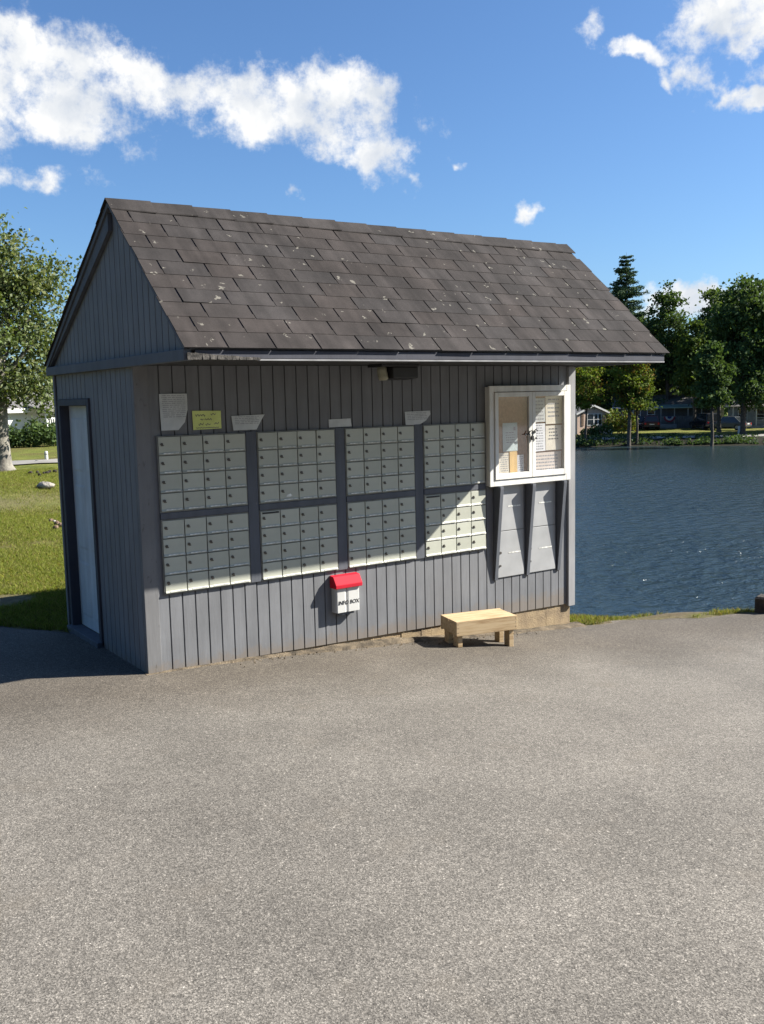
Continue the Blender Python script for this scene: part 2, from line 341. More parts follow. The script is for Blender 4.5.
# ------------------------------------------------------------------ mesh builder
class MB:
    def __init__(s): s.v = []; s.f = []; s.mi = []; s.c = []
    def add(s, vs, fs, mi=0, col=None):
        o = len(s.v); s.v.extend([tuple(map(float, v)) for v in vs])
        for f in fs: s.f.append(tuple(i+o for i in f)); s.mi.append(mi); s.c.append(col)
        return s
    def box(s, x0, x1, y0, y1, z0, z1, mi=0, col=None):
        return s.add([(x, y, z) for x in (x0, x1) for y in (y0, y1) for z in (z0, z1)],
                     [(0, 1, 3, 2), (4, 6, 7, 5), (0, 4, 5, 1), (2, 3, 7, 6), (0, 2, 6, 4), (1, 5, 7, 3)], mi, col)
    def hexa(s, b, t, mi=0, col=None):   # bottom loop of 4, top loop of 4 (counter-clockwise from above)
        return s.add(list(b)+list(t), [(3, 2, 1, 0), (4, 5, 6, 7), (0, 1, 5, 4), (1, 2, 6, 5), (2, 3, 7, 6), (3, 0, 4, 7)], mi, col)
    def prism(s, loop, ext, mi=0, col=None):
        n = len(loop); e = Vector(ext)
        vs = [Vector(p) for p in loop]; vs += [p+e for p in vs]
        return s.add(vs, [tuple(range(n))[::-1], tuple(range(n, 2*n))]+[(i, (i+1) % n, n+(i+1) % n, n+i) for i in range(n)], mi, col)
    def tube(s, pts, rads, n=8, mi=0, col=None, cap=True):
        rings = []; P = [Vector(p) for p in pts]; o = len(s.v)
        for i, p in enumerate(P):
            d = (P[min(i+1, len(P)-1)]-P[max(i-1, 0)]).normalized()
            a = d.cross(Vector((0, 0, 1))) if abs(d.z) < .95 else d.cross(Vector((1, 0, 0)))
            a.normalize(); b = d.cross(a)
            for k in range(n):
                th = 2*pi*k/n; s.v.append(tuple(p+(a*cos(th)+b*sin(th))*rads[i]))
        for i in range(len(P)-1):
            for k in range(n):
                s.f.append((o+i*n+k, o+i*n+(k+1) % n, o+(i+1)*n+(k+1) % n, o+(i+1)*n+k)); s.mi.append(mi); s.c.append(col)
        if cap:
            s.f.append(tuple(o+k for k in range(n))[::-1]); s.mi.append(mi); s.c.append(col)
            s.f.append(tuple(o+(len(P)-1)*n+k for k in range(n))); s.mi.append(mi); s.c.append(col)
        return s
    def cyl(s, c, ax, r, h, n=16, mi=0):
        c = Vector(c); a = Vector(ax).normalized(); return s.tube([c, c+a*h], [r, r], n, mi)
    def build(s, name, mats, parent=None, smooth=False, bevel=0.0):
        me = bpy.data.meshes.new(name); me.from_pydata(s.v, [], s.f); me.update()
        if not isinstance(mats, (list, tuple)): mats = [mats]
        for m in mats: me.materials.append(MT[m] if isinstance(m, str) else m)
        me.polygons.foreach_set('material_index', s.mi)
        if smooth: me.polygons.foreach_set('use_smooth', [True]*len(me.polygons))
        if any(c is not None for c in s.c):
            ca = me.color_attributes.new('Col', 'FLOAT_COLOR', 'CORNER'); buf = []
            for f, c in zip(s.f, s.c):
                c = c or (.5, .5, .5); buf.extend([c[0], c[1], c[2], 1.0]*len(f))
            ca.data.foreach_set('color', buf)
        o = bpy.data.objects.new(name, me); COL.objects.link(o)
        if parent is not None: o.parent = parent
        if bevel:
            md = o.modifiers.new('bevel', 'BEVEL'); md.width = bevel; md.segments = 2; md.limit_method = 'ANGLE'
        return o

def tag(o, label=None, cat=None, group=None, kind=None):
    if label: o['label'] = label
    if cat: o['category'] = cat
    if group: o['group'] = group
    if kind: o['kind'] = kind
    return o
def thing(name, label, cat, loc=(0, 0, 0), rz=0.0, group=None):
    o = bpy.data.objects.new(name, None); COL.objects.link(o); o.empty_display_size = .1
    o.location = loc; o.rotation_euler = (0, 0, rz); return tag(o, label, cat, group)
def kids(o): return [c for c in COL.objects if c.parent is o]
def copy_tree(o, parent=None):
    c = o.copy(); COL.objects.link(c); c.parent = parent
    for ch in kids(o): copy_tree(ch, c)
    return c
def mesh_np(name, V, F, mats, parent=None, cols=None, attr=None, smooth=False):
    """V (n,3), F (m,k) arrays; cols per face"""
    me = bpy.data.meshes.new(name); n, k = F.shape
    me.vertices.add(len(V)); me.vertices.foreach_set('co', np.asarray(V, np.float32).ravel())
    me.loops.add(n*k); me.loops.foreach_set('vertex_index', F.astype(np.int32).ravel())
    me.polygons.add(n); me.polygons.foreach_set('loop_start', np.arange(0, n*k, k, dtype=np.int32)); me.polygons.foreach_set('loop_total', np.full(n, k, np.int32))
    me.update(calc_edges=True)
    for m in (mats if isinstance(mats, (list, tuple)) else [mats]): me.materials.append(MT[m])
    if cols is not None:
        ca = me.color_attributes.new('Col', 'FLOAT_COLOR', 'CORNER')
        c4 = np.ones((n, k, 4), np.float32); c4[:, :, :3] = cols[:, None, :]; ca.data.foreach_set('color', c4.ravel())
    if attr is not None:
        ca = me.color_attributes.new(attr[0], 'FLOAT_COLOR', 'POINT'); c4 = np.ones((len(V), 4), np.float32); c4[:, :3] = attr[1][:, None]; ca.data.foreach_set('color', c4.ravel())
    if smooth: me.polygons.foreach_set('use_smooth', np.ones(n, bool))
    o = bpy.data.objects.new(name, me); COL.objects.link(o)
    if parent is not None: o.parent = parent
    return o

# ------------------------------------------------------------------ terrain
def sstep(t): t = np.clip(t, 0, 1); return t*t*(3-2*t)
_rs = np.random.RandomState(3); _LAT = _rs.rand(64, 64)
def vnoise(x, y):
    x = np.asarray(x, float); y = np.asarray(y, float); xi = np.floor(x).astype(int); yi = np.floor(y).astype(int); fx = sstep(x-xi); fy = sstep(y-yi)
    g_ = lambda a, b: _LAT[a % 64, b % 64]
    return (g_(xi, yi)*(1-fx)+g_(xi+1, yi)*fx)*(1-fy)+(g_(xi, yi+1)*(1-fx)+g_(xi+1, yi+1)*fx)*fy
WATER_Z = -3.2
EDGE_X = [-60, -8, -2.5, -1.0, -.45, -.05, 0.10, .25, 3.90, 4.0, 4.55, 5.23, 5.92, 8, 14, 60]
EDGE_Y = [5.0, 3.2, 2.45, 2.2, 2.04, 1.50, 1.2, .3, .3, -.04, -.09, -.41, -.62, -1.7, -4.8, -30]
def asphalt_edge(x):
    x = np.asarray(x, float)
    return np.interp(x, EDGE_X, EDGE_Y)+np.where((x < -.05) | (x > 4.0), (vnoise(x*3.1, x*0+5)-.5)*.10+(vnoise(x*11, x*0+9)-.5)*.05, 0)
def lake_sd(x, y):
    s1 = (x-4.62)*.49+(y-.42)*.87+(vnoise(x*1.3+7, y*1.3)-.5)*.35
    s2 = (x-2.6)*.915-(y-3.0)*.404+(vnoise(x*.3, y*.3+4)-.5)*2
    return np.minimum(s1, s2)
def ground(x, y, carve=False):
    x = np.asarray(x, float); y = np.asarray(y, float)
    hx = sum(np.interp(x+o_, [-60, 0, .1, .75, 1.54, 2.25, 3.94, 6, 9, 14, 60], [.0, 0, -.015, -.045, -.085, -.158, -.33, -.36, -.42, -.5, -.8]) for o_ in np.linspace(-.9, .9, 9))/9
    t = sstep((-y-.6)/4.5); back = 1-sstep((y-1.6)/2.5)
    h = hx*(1-.5*t)*back+.06*t
    lawn = sstep((y-1.8)/1.5)
    h = h+lawn*((vnoise(x*.5, y*.5)-.5)*.10+(vnoise(x*.17+3, y*.17)-.5)*.16)
    h = h+.28*sstep((y-10.5)/3.0)*lawn
    pn = x*.73+y*.68
    farb = sstep((pn-30)/30)
    h = h*(1-farb)+(-2.62+(vnoise(x*.06, y*.06)-.5)*.15)*farb
    sd = lake_sd(x, y)
    bank = np.interp(sd, [-.25, 0, .5, 4.0, 7.5], [0, .02, .16, .86, 1.0])
    near = h*(1-bank)+(-4.3)*bank
    s3 = 85.1-pn+(vnoise(x*.15, y*.15)-.5)*2.0
    far = np.interp(s3, [-13, -4, -.6, 0, 6], [-2.62, -2.74, -2.95, -3.25, -4.3])
    far = np.where(sd > 5, far, np.maximum(far, near))
    k = sstep((pn-62)/6)
    z = near*(1-k)+far*k
    if carve:
        d = asphalt_edge(x)-y
        z = z-.035*sstep((d-.02)/.10)
    return z
def gz(x, y): return float(ground(x, y))
def hit(u, v, dmax=400):
    d = ray(u, v); t = 2.0
    while t < dmax:
        p = CAM+d*t
        if p[2] < float(ground(p[0], p[1])):
            return p
        t += .03+t*.002
    return CAM+d*dmax
def far_xy(u, dist, v=415):
    d = ray(u, v); d = d/np.hypot(d[0], d[1]); return float(CAM[0]+d[0]*dist), float(CAM[1]+d[1]*dist)

BAND = [0]
def build_ground():
    ang0 = YAW
    half = radians(33)
    A = np.concatenate([np.linspace(-half, half, 420), np.linspace(half, 2*pi-half, 150)[1:-1]])
    R = np.concatenate([[.25], np.geomspace(.6, 4000, 300)])
    RR, AA = np.meshgrid(R, A, indexing='ij')
    X = CAM[0]+RR*np.sin(ang0+AA); Y = CAM[1]+RR*np.cos(ang0+AA)
    Z = ground(X, Y, True)
    nr, na = X.shape
    V = np.stack([X, Y, Z], -1).reshape(-1, 3)
    i, j = np.meshgrid(np.arange(nr-1), np.arange(na), indexing='ij'); j2 = (j+1) % na
    F = np.stack([i*na+j, i*na+j2, (i+1)*na+j2, (i+1)*na+j], -1).reshape(-1, 4)[:, ::-1]
    # bare earth: along the asphalt's edge and a worn gravel patch right of the building
    x, y = V[:, 0], V[:, 1]; d = y-asphalt_edge(x)
    b = (1-sstep(d/.22))*(.3+.7*vnoise(x*3, y*3))
    b = np.maximum(b, sstep(1.3-np.hypot((x-5.2)/.75, (y+.13)/.24))*1.0)
    b = np.maximum(b, sstep(1.5-np.hypot((x+.30)/.36, (y-2.95)/.30))*.9)
    b = np.maximum(b, np.where((lake_sd(x, y) > 1.6) & (x*.73+y*.68 < 50), .6, 0))
    pb_ = hit(30, 503); r0 = math.hypot(pb_[0]-CAM[0], pb_[1]-CAM[1]); rr_ = np.hypot(x-CAM[0], y-CAM[1]); BAND[0] = r0
    b = np.maximum(b, np.where(lake_sd(x, y) < -1, .62*np.exp(-((rr_-r0-1.5*(vnoise(x*.8, y*.8)-.5))/.9)**2), 0)*(.5+vnoise(x*2.5, y*2.5)))
    shade_mask = sstep((z_ := Z.reshape(-1), (-2.66-z_)/.06)[1])*(x*.73+y*.68 > 60)  # mask of the painted tree shade along the far bank
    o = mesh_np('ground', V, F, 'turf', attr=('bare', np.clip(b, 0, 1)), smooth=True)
    ca = o.data.color_attributes.new('bank_shade', 'FLOAT_COLOR', 'POINT'); c4 = np.ones((len(V), 4), np.float32); c4[:, :3] = shade_mask[:, None]; ca.data.foreach_set('color', c4.ravel()); tag(o, kind='structure')
    # centre cap
    return o
build_ground()

def build_asphalt():
    xs = np.unique(np.concatenate([np.linspace(-45, -3, 60), np.linspace(-3, 9, 240), np.linspace(9, 45, 60), [.0, 4.0]]))
    ts = np.concatenate([np.linspace(0, .12, 6)[:-1], np.linspace(.12, 1, 70)])
    X = np.repeat(xs[:, None], len(ts), 1); E = asphalt_edge(xs)[:, None]
    Y = E-(E+40)*(ts[None, :]**1.6)
    Z = ground(X, Y)+.004-.012*np.exp(-(E-Y)/.05)
    V = np.stack([X, Y, Z], -1); n, m_ = X.shape
    # edge skirt
    sk = np.stack([X[:, 0], Y[:, 0]+.012, Z[:, 0]-.06], -1)
    V = np.concatenate([V.reshape(-1, 3), sk]); i, j = np.meshgrid(np.arange(n-1), np.arange(m_-1), indexing='ij')
    F = np.stack([i*m_+j, i*m_+j+1, (i+1)*m_+j+1, (i+1)*m_+j], -1).reshape(-1, 4)[:, ::-1]
    # ensure upward
    k = np.arange(n-1); S = np.stack([n*m_+k, n*m_+k+1, (k+1)*m_, k*m_], -1)
    F = np.concatenate([F[:, ::-1], S])
    o = mesh_np('parking_lot', V, F, 'asphalt', smooth=True); tag(o, kind='structure')
build_asphalt()

def build_water():
    # one sheet reaching over the basin; the terrain rises through it at the shores
    R = np.geomspace(4, 700, 110); A = np.linspace(-1.4, 2.0, 200)
    RR, AA = np.meshgrid(R, A, indexing='ij'); X = 2+RR*np.sin(YAW+AA); Y = 2+RR*np.cos(YAW+AA)
    V = np.stack([X, Y, np.full_like(X, WATER_Z)], -1).reshape(-1, 3); na = len(A)
    i, j = np.meshgrid(np.arange(len(R)-1), np.arange(na-1), indexing='ij')
    F = np.stack([i*na+j, (i+1)*na+j, (i+1)*na+j+1, i*na+j+1], -1).reshape(-1, 4)
    tag(mesh_np('lake', V, F[:, ::-1], 'water', smooth=True), kind='structure')
build_water()

def strip(name, m, pts, width, lift=.006):
    P = np.array(pts, float); n = 60; t = np.linspace(0, len(P)-1, n)
    C = np.stack([np.interp(t, np.arange(len(P)), P[:, k]) for k in range(2)], -1)
    D = np.gradient(C, axis=0); D /= np.linalg.norm(D, axis=1)[:, None]; Nn = np.stack([-D[:, 1], D[:, 0]], -1)
    W_ = np.linspace(-.5, .5, 6)*width
    XY = C[:, None, :]+Nn[:, None, :]*W_[None, :, None]
    Z = ground(XY[..., 0], XY[..., 1])+lift
    V = np.concatenate([XY, Z[..., None]], -1).reshape(-1, 3)
    i, j = np.meshgrid(np.arange(n-1), np.arange(5), indexing='ij')
    F = np.stack([i*6+j, i*6+j+1, (i+1)*6+j+1, (i+1)*6+j], -1).reshape(-1, 4)
    tag(mesh_np(name, V, F[:, ::-1], m, smooth=True), kind='structure')
hL = hit(30, 463); hL2 = hit(-60, 466); hL3 = hit(110, 461)
strip('lane', 'lane', [hL2[:2], hL[:2], hL3[:2]], 2.2, .03)
strip('far_road', 'lane', [far_xy(520, 97), far_xy(575, 96.5), far_xy(640, 97), far_xy(700, 98), far_xy(760, 100), far_xy(830, 104)], 3.6, .05)

# ------------------------------------------------------------------ the mail shed
Wd, Dp = 3.954, 1.69
RIDGE = (.159, 3.035); EAVE_F = (-.94, 2.066); EAVE_B = (1.755, 2.066)
XL, XR = -.040, 4.03
GP = .0925
shed = thing('mail_shed', 'grey wooden mail shed with steep shingled roof and deep front overhang', 'shed', (0, 0, 0))

def grooved(a0, a1, zb, zt, front, back, first=.0, gw=.010, gd=.010):
    """vertical-groove siding: returns list of (a, depth) profile and builds quads; front(a,d,z)->xyz"""
    prof = []; a = a0; nxt = a0+first if first else a0+GP
    prof.append((a0, 0))
    while nxt < a1-.02:
        prof += [(nxt-gw/2, 0), (nxt-gw/2+.002, gd), (nxt+gw/2-.002, gd), (nxt+gw/2, 0)]; nxt += GP
    prof.append((a1, 0))
    mb = MB(); n = len(prof); vs = []
    for (a, d) in prof:
        vs.append(front(a, d, zb(a))); vs.append(front(a, d, zt(a)))
    for (a, d) in prof:
        vs.append(front(a, back, zb(a))); vs.append(front(a, back, zt(a)))
    fs = []
    for i in range(n-1):
        fs += [(2*i, 2*i+2, 2*i+3, 2*i+1), (2*(n+i), 2*(n+i)+1, 2*(n+i)+3, 2*(n+i)+2), (2*i, 2*(n+i), 2*(n+i)+2, 2*i+2), (2*i+1, 2*i+3, 2*(n+i)+3, 2*(n+i)+1)]
    fs += [(0, 1, 2*n+1, 2*n), (2*n-2, 4*n-2, 4*n-1, 2*n-1)]
    mb.add(vs, fs); return mb
zbf = lambda x: -.018-.021*x
fw = grooved(0.10, 3.885, zbf, lambda a: 1.995, lambda a, d, z: (a, d, z), .05, .075).build('front_wall', 'siding', shed)
# side wall with the door opening
DY0, DY1, DZ1 = .86, 1.60, 1.80
zs = lambda y: -.02
lw = grooved(0.03, DY0-.002, zs, lambda a: 1.995, lambda a, d, z: (d, a, z), .05)
for (p, q, zb_, zt_) in ((DY0-.002, DY1+.002, DZ1+.002, 1.995), (DY1+.002, Dp-.03, -.02, 1.995)):
    k = grooved(p, q, lambda a: zb_, lambda a: zt_, lambda a, d, z: (d, a, z), .05); lw.add(k.v, k.f)
lw.build('side_wall', 'siding', shed)
grooved(0.03, Dp-.03, lambda a: -.5, lambda a: 1.995, lambda a, d, z: (Wd-d, a, z), .05).build('side_wall', 'siding', shed)
grooved(0.0, Wd, lambda a: -.3, lambda a: 1.995, lambda a, d, z: (a, Dp-d, z), .05).build('back_wall', 'siding', shed)
MB().box(0.0, .098, -.012, .028, -.022, 1.993).build('corner_board', 'wornsiding', shed, bevel=.003)
MB().box(3.887, 3.968, -.022, .05, -.12, 1.993).build('corner_board', 'lighttrim', shed, bevel=.003)
MB().box(-.012, .03, Dp-.03, Dp+.012, -.03, 1.993).build('corner_board', 'siding', shed, bevel=.003)
MB().box(Wd-.03, Wd+.012, Dp-.03, Dp+.012, -.5, 1.993).build('corner_board', 'siding', shed, bevel=.003)
# foundation with an uneven face
fd = MB()
for i in range(40):
    x0 = .012+i*(3.93/40); x1 = x0+3.93/40-.0005
    fd.box(x0, x1, .012+.006*rnd.random(), .12, -1.0, zbf(x1)-.001)
fd.box(.012, .12, .121, Dp-.012, -1, -.022).box(3.83, 3.94, .121, Dp-.012, -1, -.11).box(.121, 3.829, Dp-.12, Dp-.012, -1, -.302)
fd.build('foundation', 'concrete', shed)

# trim between the mailbox banks
MBX = [.138+.7205*k for k in range(4)]; BW = .634; ZU0, ZU1, ZL0, ZL1 = 1.043, 1.543, .500, .996
for k in range(3): MB().box(MBX[k]+BW+.004, MBX[k+1]-.004, -.014, -.001, .498, 1.548).build('divider_board', 'trim', shed, bevel=.002)
for k in range(4): MB().box(MBX[k], MBX[k]+BW, -.018, -.001, ZL1+.003, ZU0-.003).build('rail', 'trim', shed, bevel=.002)

# door
df = MB()
df.box(-.016, .07, DY0, DY0+.05, .0, DZ1).box(-.016, .07, DY1-.05, DY1, .0, DZ1).box(-.016, .07, DY0+.051, DY1-.051, DZ1-.05, DZ1)
df.build('door_frame', 'fascia', shed, bevel=.003)
dr = MB().box(.055, .09, DY0+.052, DY1-.052, .03, DZ1-.052).build('door', 'door', shed)
dp = MB()
dw = DY1-DY0-.104
for (za, zb_) in ((.12, .55), (.65, 1.15), (1.25, 1.66)):
    for s in (0, 1):
        ya = DY0+.052+.05+s*(dw/2-.02); yb = ya+dw/2-.08
        dp.add([(.0545, ya, za), (.0545, yb, za), (.0545, yb, zb_), (.0545, ya, zb_), (.049, ya+.02, za+.02), (.049, yb-.02, za+.02), (.049, yb-.02, zb_-.02), (.049, ya+.02, zb_-.02)],
               [(0, 1, 5, 4), (1, 2, 6, 5), (2, 3, 7, 6), (3, 0, 4, 7), (4, 5, 6, 7)])
dp.build('door_panel', 'door', dr)
hb = MB(); hb.tube([(.055, DY0+.10, .92), (.045, DY0+.10, .92), (.03, DY0+.10, .92), (.012, DY0+.10, .92), (.005, DY0+.10, .92)], [.022, .012, .012, .024, .016], 12)
hb.build('handle', 'steel', dr, smooth=True)
MB().box(-.05, .055, DY0-.0, DY1, -.035, .027).build('threshold', 'trim', shed, bevel=.004)

# gables
def zr(y):   # underside of the roof deck
    if y < RIDGE[0]: return EAVE_F[1]+(y-EAVE_F[0])*(RIDGE[1]-EAVE_F[1])/(RIDGE[0]-EAVE_F[0])
    return RIDGE[1]+(y-RIDGE[0])*(EAVE_B[1]-RIDGE[1])/(EAVE_B[0]-RIDGE[0])
for xg, sgn in ((0, 1), (Wd, -1)):
    grooved(-.90, 1.72, lambda a: 1.997, lambda a: max(2.0, zr(a)-.036), lambda a, d, z, xg=xg, sgn=sgn: (xg+sgn*(d+.002), a, z), .05).build('gable_panel', 'siding', shed)
    gt = MB()
    gt.box(min(xg-.045*sgn, xg), max(xg-.045*sgn, xg), -.935, 1.745, 1.985, 2.050)
    gt.build('gable_trim', 'trim', shed, bevel=.004)
# roof deck, then what lies on it
def slab(y0, z0, y1, z1, th, x0, x1, mb, lift=0):
    d = Vector((0, y1-y0, z1-z0)).normalized(); n = Vector((0, -d.z, d.y));
    if n.z < 0: n = -n
    a = Vector((0, y0, z0))+n*lift; b = Vector((0, y1, z1))+n*lift; a2 = a-n*th; b2 = b-n*th
    mb.prism([(x0, *a.yz), (x0, *b.yz), (x0, *b2.yz), (x0, *a2.yz)], (x1-x0, 0, 0))
rm = MB()
rm.prism([(XL, EAVE_F[0], EAVE_F[1]), (XL, RIDGE[0], RIDGE[1]), (XL, EAVE_B[0], EAVE_B[1]), (XL, EAVE_B[0]-.03, EAVE_B[1]-.022), (XL, RIDGE[0], RIDGE[1]-.036), (XL, EAVE_F[0]+.02, EAVE_F[1]-.022)], (XR-XL, 0, 0))
roof = rm.build('roof', 'trim', shed)
for xg, sgn in ((0, 1), (Wd, -1)):
    for (ya, yb) in ((EAVE_B[0]-.06, RIDGE[0]+.05), (EAVE_F[0]+.06, RIDGE[0]-.03)):
        wid = .085 if ya > 0 else .02
        q = [(xg-.028*sgn, ya, zr(ya)-.040), (xg-.028*sgn, yb, zr(yb)-.040), (xg-.028*sgn, yb, zr(yb)-.040-wid*1.25), (xg-.028*sgn, ya, max(2.052, zr(ya)-.040-wid*1.25))]
        MB().prism(q, (.026*sgn, 0, 0)).build('rake_board', 'trim', roof)
# fascia board with its rotten near end; aluminium drip edge
fs = MB()
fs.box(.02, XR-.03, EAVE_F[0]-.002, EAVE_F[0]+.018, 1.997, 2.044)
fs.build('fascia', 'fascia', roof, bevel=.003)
rw = MB(); xx = XL+.03; prev = None
for i in range(10):
    x0 = -.03+i*.045; h0 = .034*(1-i/11)+.006*rnd.random()
    rw.hexa([(x0, EAVE_F[0]-.012-.006*rnd.random(), 1.992-.004*rnd.random()), (x0+.044, EAVE_F[0]-.012, 1.990), (x0+.044, EAVE_F[0]-.003, 1.990), (x0, EAVE_F[0]-.003, 1.990)],
            [(x0, EAVE_F[0]-.008, 1.994+h0), (x0+.044, EAVE_F[0]-.008, 1.992+h0*.9), (x0+.044, EAVE_F[0]-.003, 1.992+h0*.9), (x0, EAVE_F[0]-.003, 1.994+h0)])
rw.build('rotten_board_end', 'rotwood', roof)
MB().box(.40, XR-.035, EAVE_F[0]-.008, EAVE_F[0]+.02, 1.986, 1.9955).build('drip_edge', 'drip', roof)
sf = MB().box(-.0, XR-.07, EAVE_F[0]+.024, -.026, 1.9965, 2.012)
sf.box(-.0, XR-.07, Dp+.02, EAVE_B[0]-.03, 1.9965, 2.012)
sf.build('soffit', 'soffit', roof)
# shingles: three-tab courses, each tab a lifted slab
def shingle_side(y0, z0, y1, z1, seed, mb):
    r = random.Random(seed); d = Vector((0, y1-y0, z1-z0)); Ls = d.length; d.normalize(); n = Vector((0, -d.z, d.y))
    if n.z < 0: n = -n
    o = Vector((0, y0, z0)); ex = .138; tab = .305; i = 0; s = -.022
    while s < Ls-.03:
        x = XL-.02-((i % 2)*tab/2)-r.uniform(0, .05)
        while x < XR+.02:
            a = max(x+.0052, XL-.015+r.uniform(-.006, .006)); b = min(x+tab-.0052, XR+.015+r.uniform(-.006, .006)); x += tab
            if b-a < .03: continue
            k = r.uniform(.93, 1.07); warm = r.uniform(-.0015, .002)
            base = (.043*k+warm, .0375*k, .0360*k-warm*.6)
            if r.random() < .06: base = tuple(c*.85 for c in base)
            lo = s+r.uniform(-.004, .004); hi_ = min(s+ex+.05, Ls-.002)
            l1 = .0055+r.uniform(0, .0012)+(.004 if r.random() < .03 else 0); l2 = .0055+r.uniform(0, .0012); th = .004
            q = lambda xx, ss, ll: Vector((xx, 0, 0))+o+d*ss+n*ll
            sk = r.uniform(-.002, .002)
            bot = [q(a, lo, l1), q(b, lo+sk, l2), q(b, hi_, .0025), q(a, hi_, .0025)]
            top = [p+n*th for p in bot]
            mb.hexa(bot, top, 0, base)
        s += ex; i += 1
sh = MB(); shingle_side(*EAVE_F, *RIDGE, 5, sh); shingle_side(EAVE_B[0], EAVE_B[1], *RIDGE, 6, sh)
sh.build('shingles', 'shingle', roof)
rc = MB(); r_ = random.Random(9); x = XL-.016; i = 0
df_ = Vector((0, EAVE_F[0]-RIDGE[0], EAVE_F[1]-RIDGE[1])).normalized(); db_ = Vector((0, EAVE_B[0]-RIDGE[0], EAVE_B[1]-RIDGE[1])).normalized()
nf = Vector((0, df_.z, -df_.y)); nb_ = Vector((0, -db_.z, db_.y))
while x < XR:
    xe = min(x+.30, XR+.016); k = r_.uniform(.85, 1.12); col = (.044*k, .039*k, .0375*k); l0, l1 = .016+r_.uniform(0, .003), .011
    for (dd, nn, wdt) in ((df_, nf, .118), (db_, nb_, .118)):
        P0 = [Vector((xx, *RIDGE))+Vector((0, 0, ll*1.25)) for xx, ll in ((x, l1), (xe, l0))]
        P1 = [Vector((xx, *RIDGE))+dd*(wdt+r_.uniform(-.006, .006))+nn*(ll+.002) for xx, ll in ((x, l1), (xe, l0))]
        dn = Vector((0, 0, -.007)); lp = [P0[0], P0[1], P1[1], P1[0]]
        rc.hexa([p+dn for p in lp], lp, 0, col)
    x += .28+r_.uniform(-.01, .01); i += 1
rc.build('ridge_cap', 'shingle', roof)

# earth washed up along the foot of the wall
dm = MB(); n = 90; vs = []
for i in range(n+1):
    x = -.02+i*(4.06/n); amp = np.interp(x, [0, .3, 1.0, 1.5, 3.0, 4.1], [.12, .2, .45, .9, .5, .7])
    w_ = (.05+.09*float(vnoise(x*5, 1.5)))*amp; hh = (.015+.03*float(vnoise(x*7, 8.5)))*amp
    for (yy, up) in ((.03, hh), (-.005-.25*w_, hh*.8), (-.02-w_*.6, hh*.35+.003), (-.03-w_, -.012)):
        vs.append((x, yy, gz(x, yy)+.004+up))
dm.add(vs, [(4*i+k, 4*i+k+1, 4*i+5+k, 4*i+4+k) for i in range(n) for k in range(3)])
tag(dm.build('dirt', 'dirt', smooth=True), kind='structure')
pb = MB(); r_ = random.Random(21)
for i in range(260):
    x = r_.triangular(.3, 3.9, 1.6); y = -.02-abs(r_.gauss(0, .07)); s = r_.uniform(.004, .013); z = gz(x, y)+.004
    pts = [(x+s*r_.uniform(.6, 1.2)*cos(t), y+s*r_.uniform(.6, 1.2)*sin(t), z) for t in (0, 1.57, 3.14, 4.71)]
    pb.add(pts+[(x+s*.3, y, z+s*r_.uniform(.6, 1.1))], [(0, 1, 4), (1, 2, 4), (2, 3, 4), (3, 0, 4)])
tag(pb.build('pebbles', 'dirt'), 'loose pebbles and crumbs of earth along the shed wall foot', 'pebbles', kind='stuff')

# ------------------------------------------------------------------ mailbox banks
def mail_door(parent, x, z, w, h):
    d = MB(); gx = .0035
    d.box(gx, w-gx, -.019, -.0125, gx+.0, h-gx)
    d.add([(gx, -.019, gx+.016), (w-gx, -.019, gx+.016), (w-gx, -.026, gx+.002), (gx, -.026, gx+.002), (gx, -.019, gx), (w-gx, -.019, gx)],
          [(0, 3, 2, 1), (3, 4, 5, 2), (0, 4, 3), (1, 2, 5)])
    o = d.build('door', 'mailbox', parent, bevel=.0015); o.location = (x, 0, z)
    lk = MB(); lk.cyl((w*.16, -.0185, h*.60), (0, -1, 0), .0095, .006, 12).cyl((w*.16, -.0245, h*.60), (0, -1, 0), .006, .002, 10); lk.box(w*.16-.003, w*.16+.014, -.0235, -.0195, h*.60-.012, h*.60-.006)
    lk.build('lock', 'lock', o)
    lb = MB(); lb.box(w*.22, w*.90, -.0262, -.0195, gx+.007, gx+.0125); lb.build('label_strip', 'label_white_glint', o)
    return o
def mail_bank(label, x, z0, z1):
    t = thing('mailbox_bank', label, 'mailboxes', (x, 0, z0), 0, 'banks of sixteen mailbox doors')
    h = z1-z0; fr = MB(); fr.box(0, BW, -.010, -.001, 0, h); e = .004
    fr.box(0, BW, -.0155, -.0102, 0, e).box(0, BW, -.0155, -.0102, h-e, h).box(0, e, -.0155, -.0102, e, h-e).box(BW-e, BW, -.0155, -.0102, e, h-e)
    fr.build('frame', 'boxframe', t); return t
protos = {}
BANKS = {}
BL = {(0, 1): 'grey mailbox bank under the long notice and yellow note, upper left', (0, 0): 'mailbox bank at lower left of the wall nearest the corner board',
      (1, 1): 'upper mailbox bank second from left, white scuff on one bottom door', (1, 0): 'lower mailbox bank second from left with black slot, above red info box',
      (2, 1): 'upper mailbox bank third from left, below the black floodlight', (2, 0): 'lower mailbox bank third from left, only its bottom doors sunlit, no mail slot',
      (3, 1): 'upper mailbox bank directly beside the white notice board, half shaded', (3, 0): 'sunlit lower mailbox bank with black slot, left of the notice board brackets'}
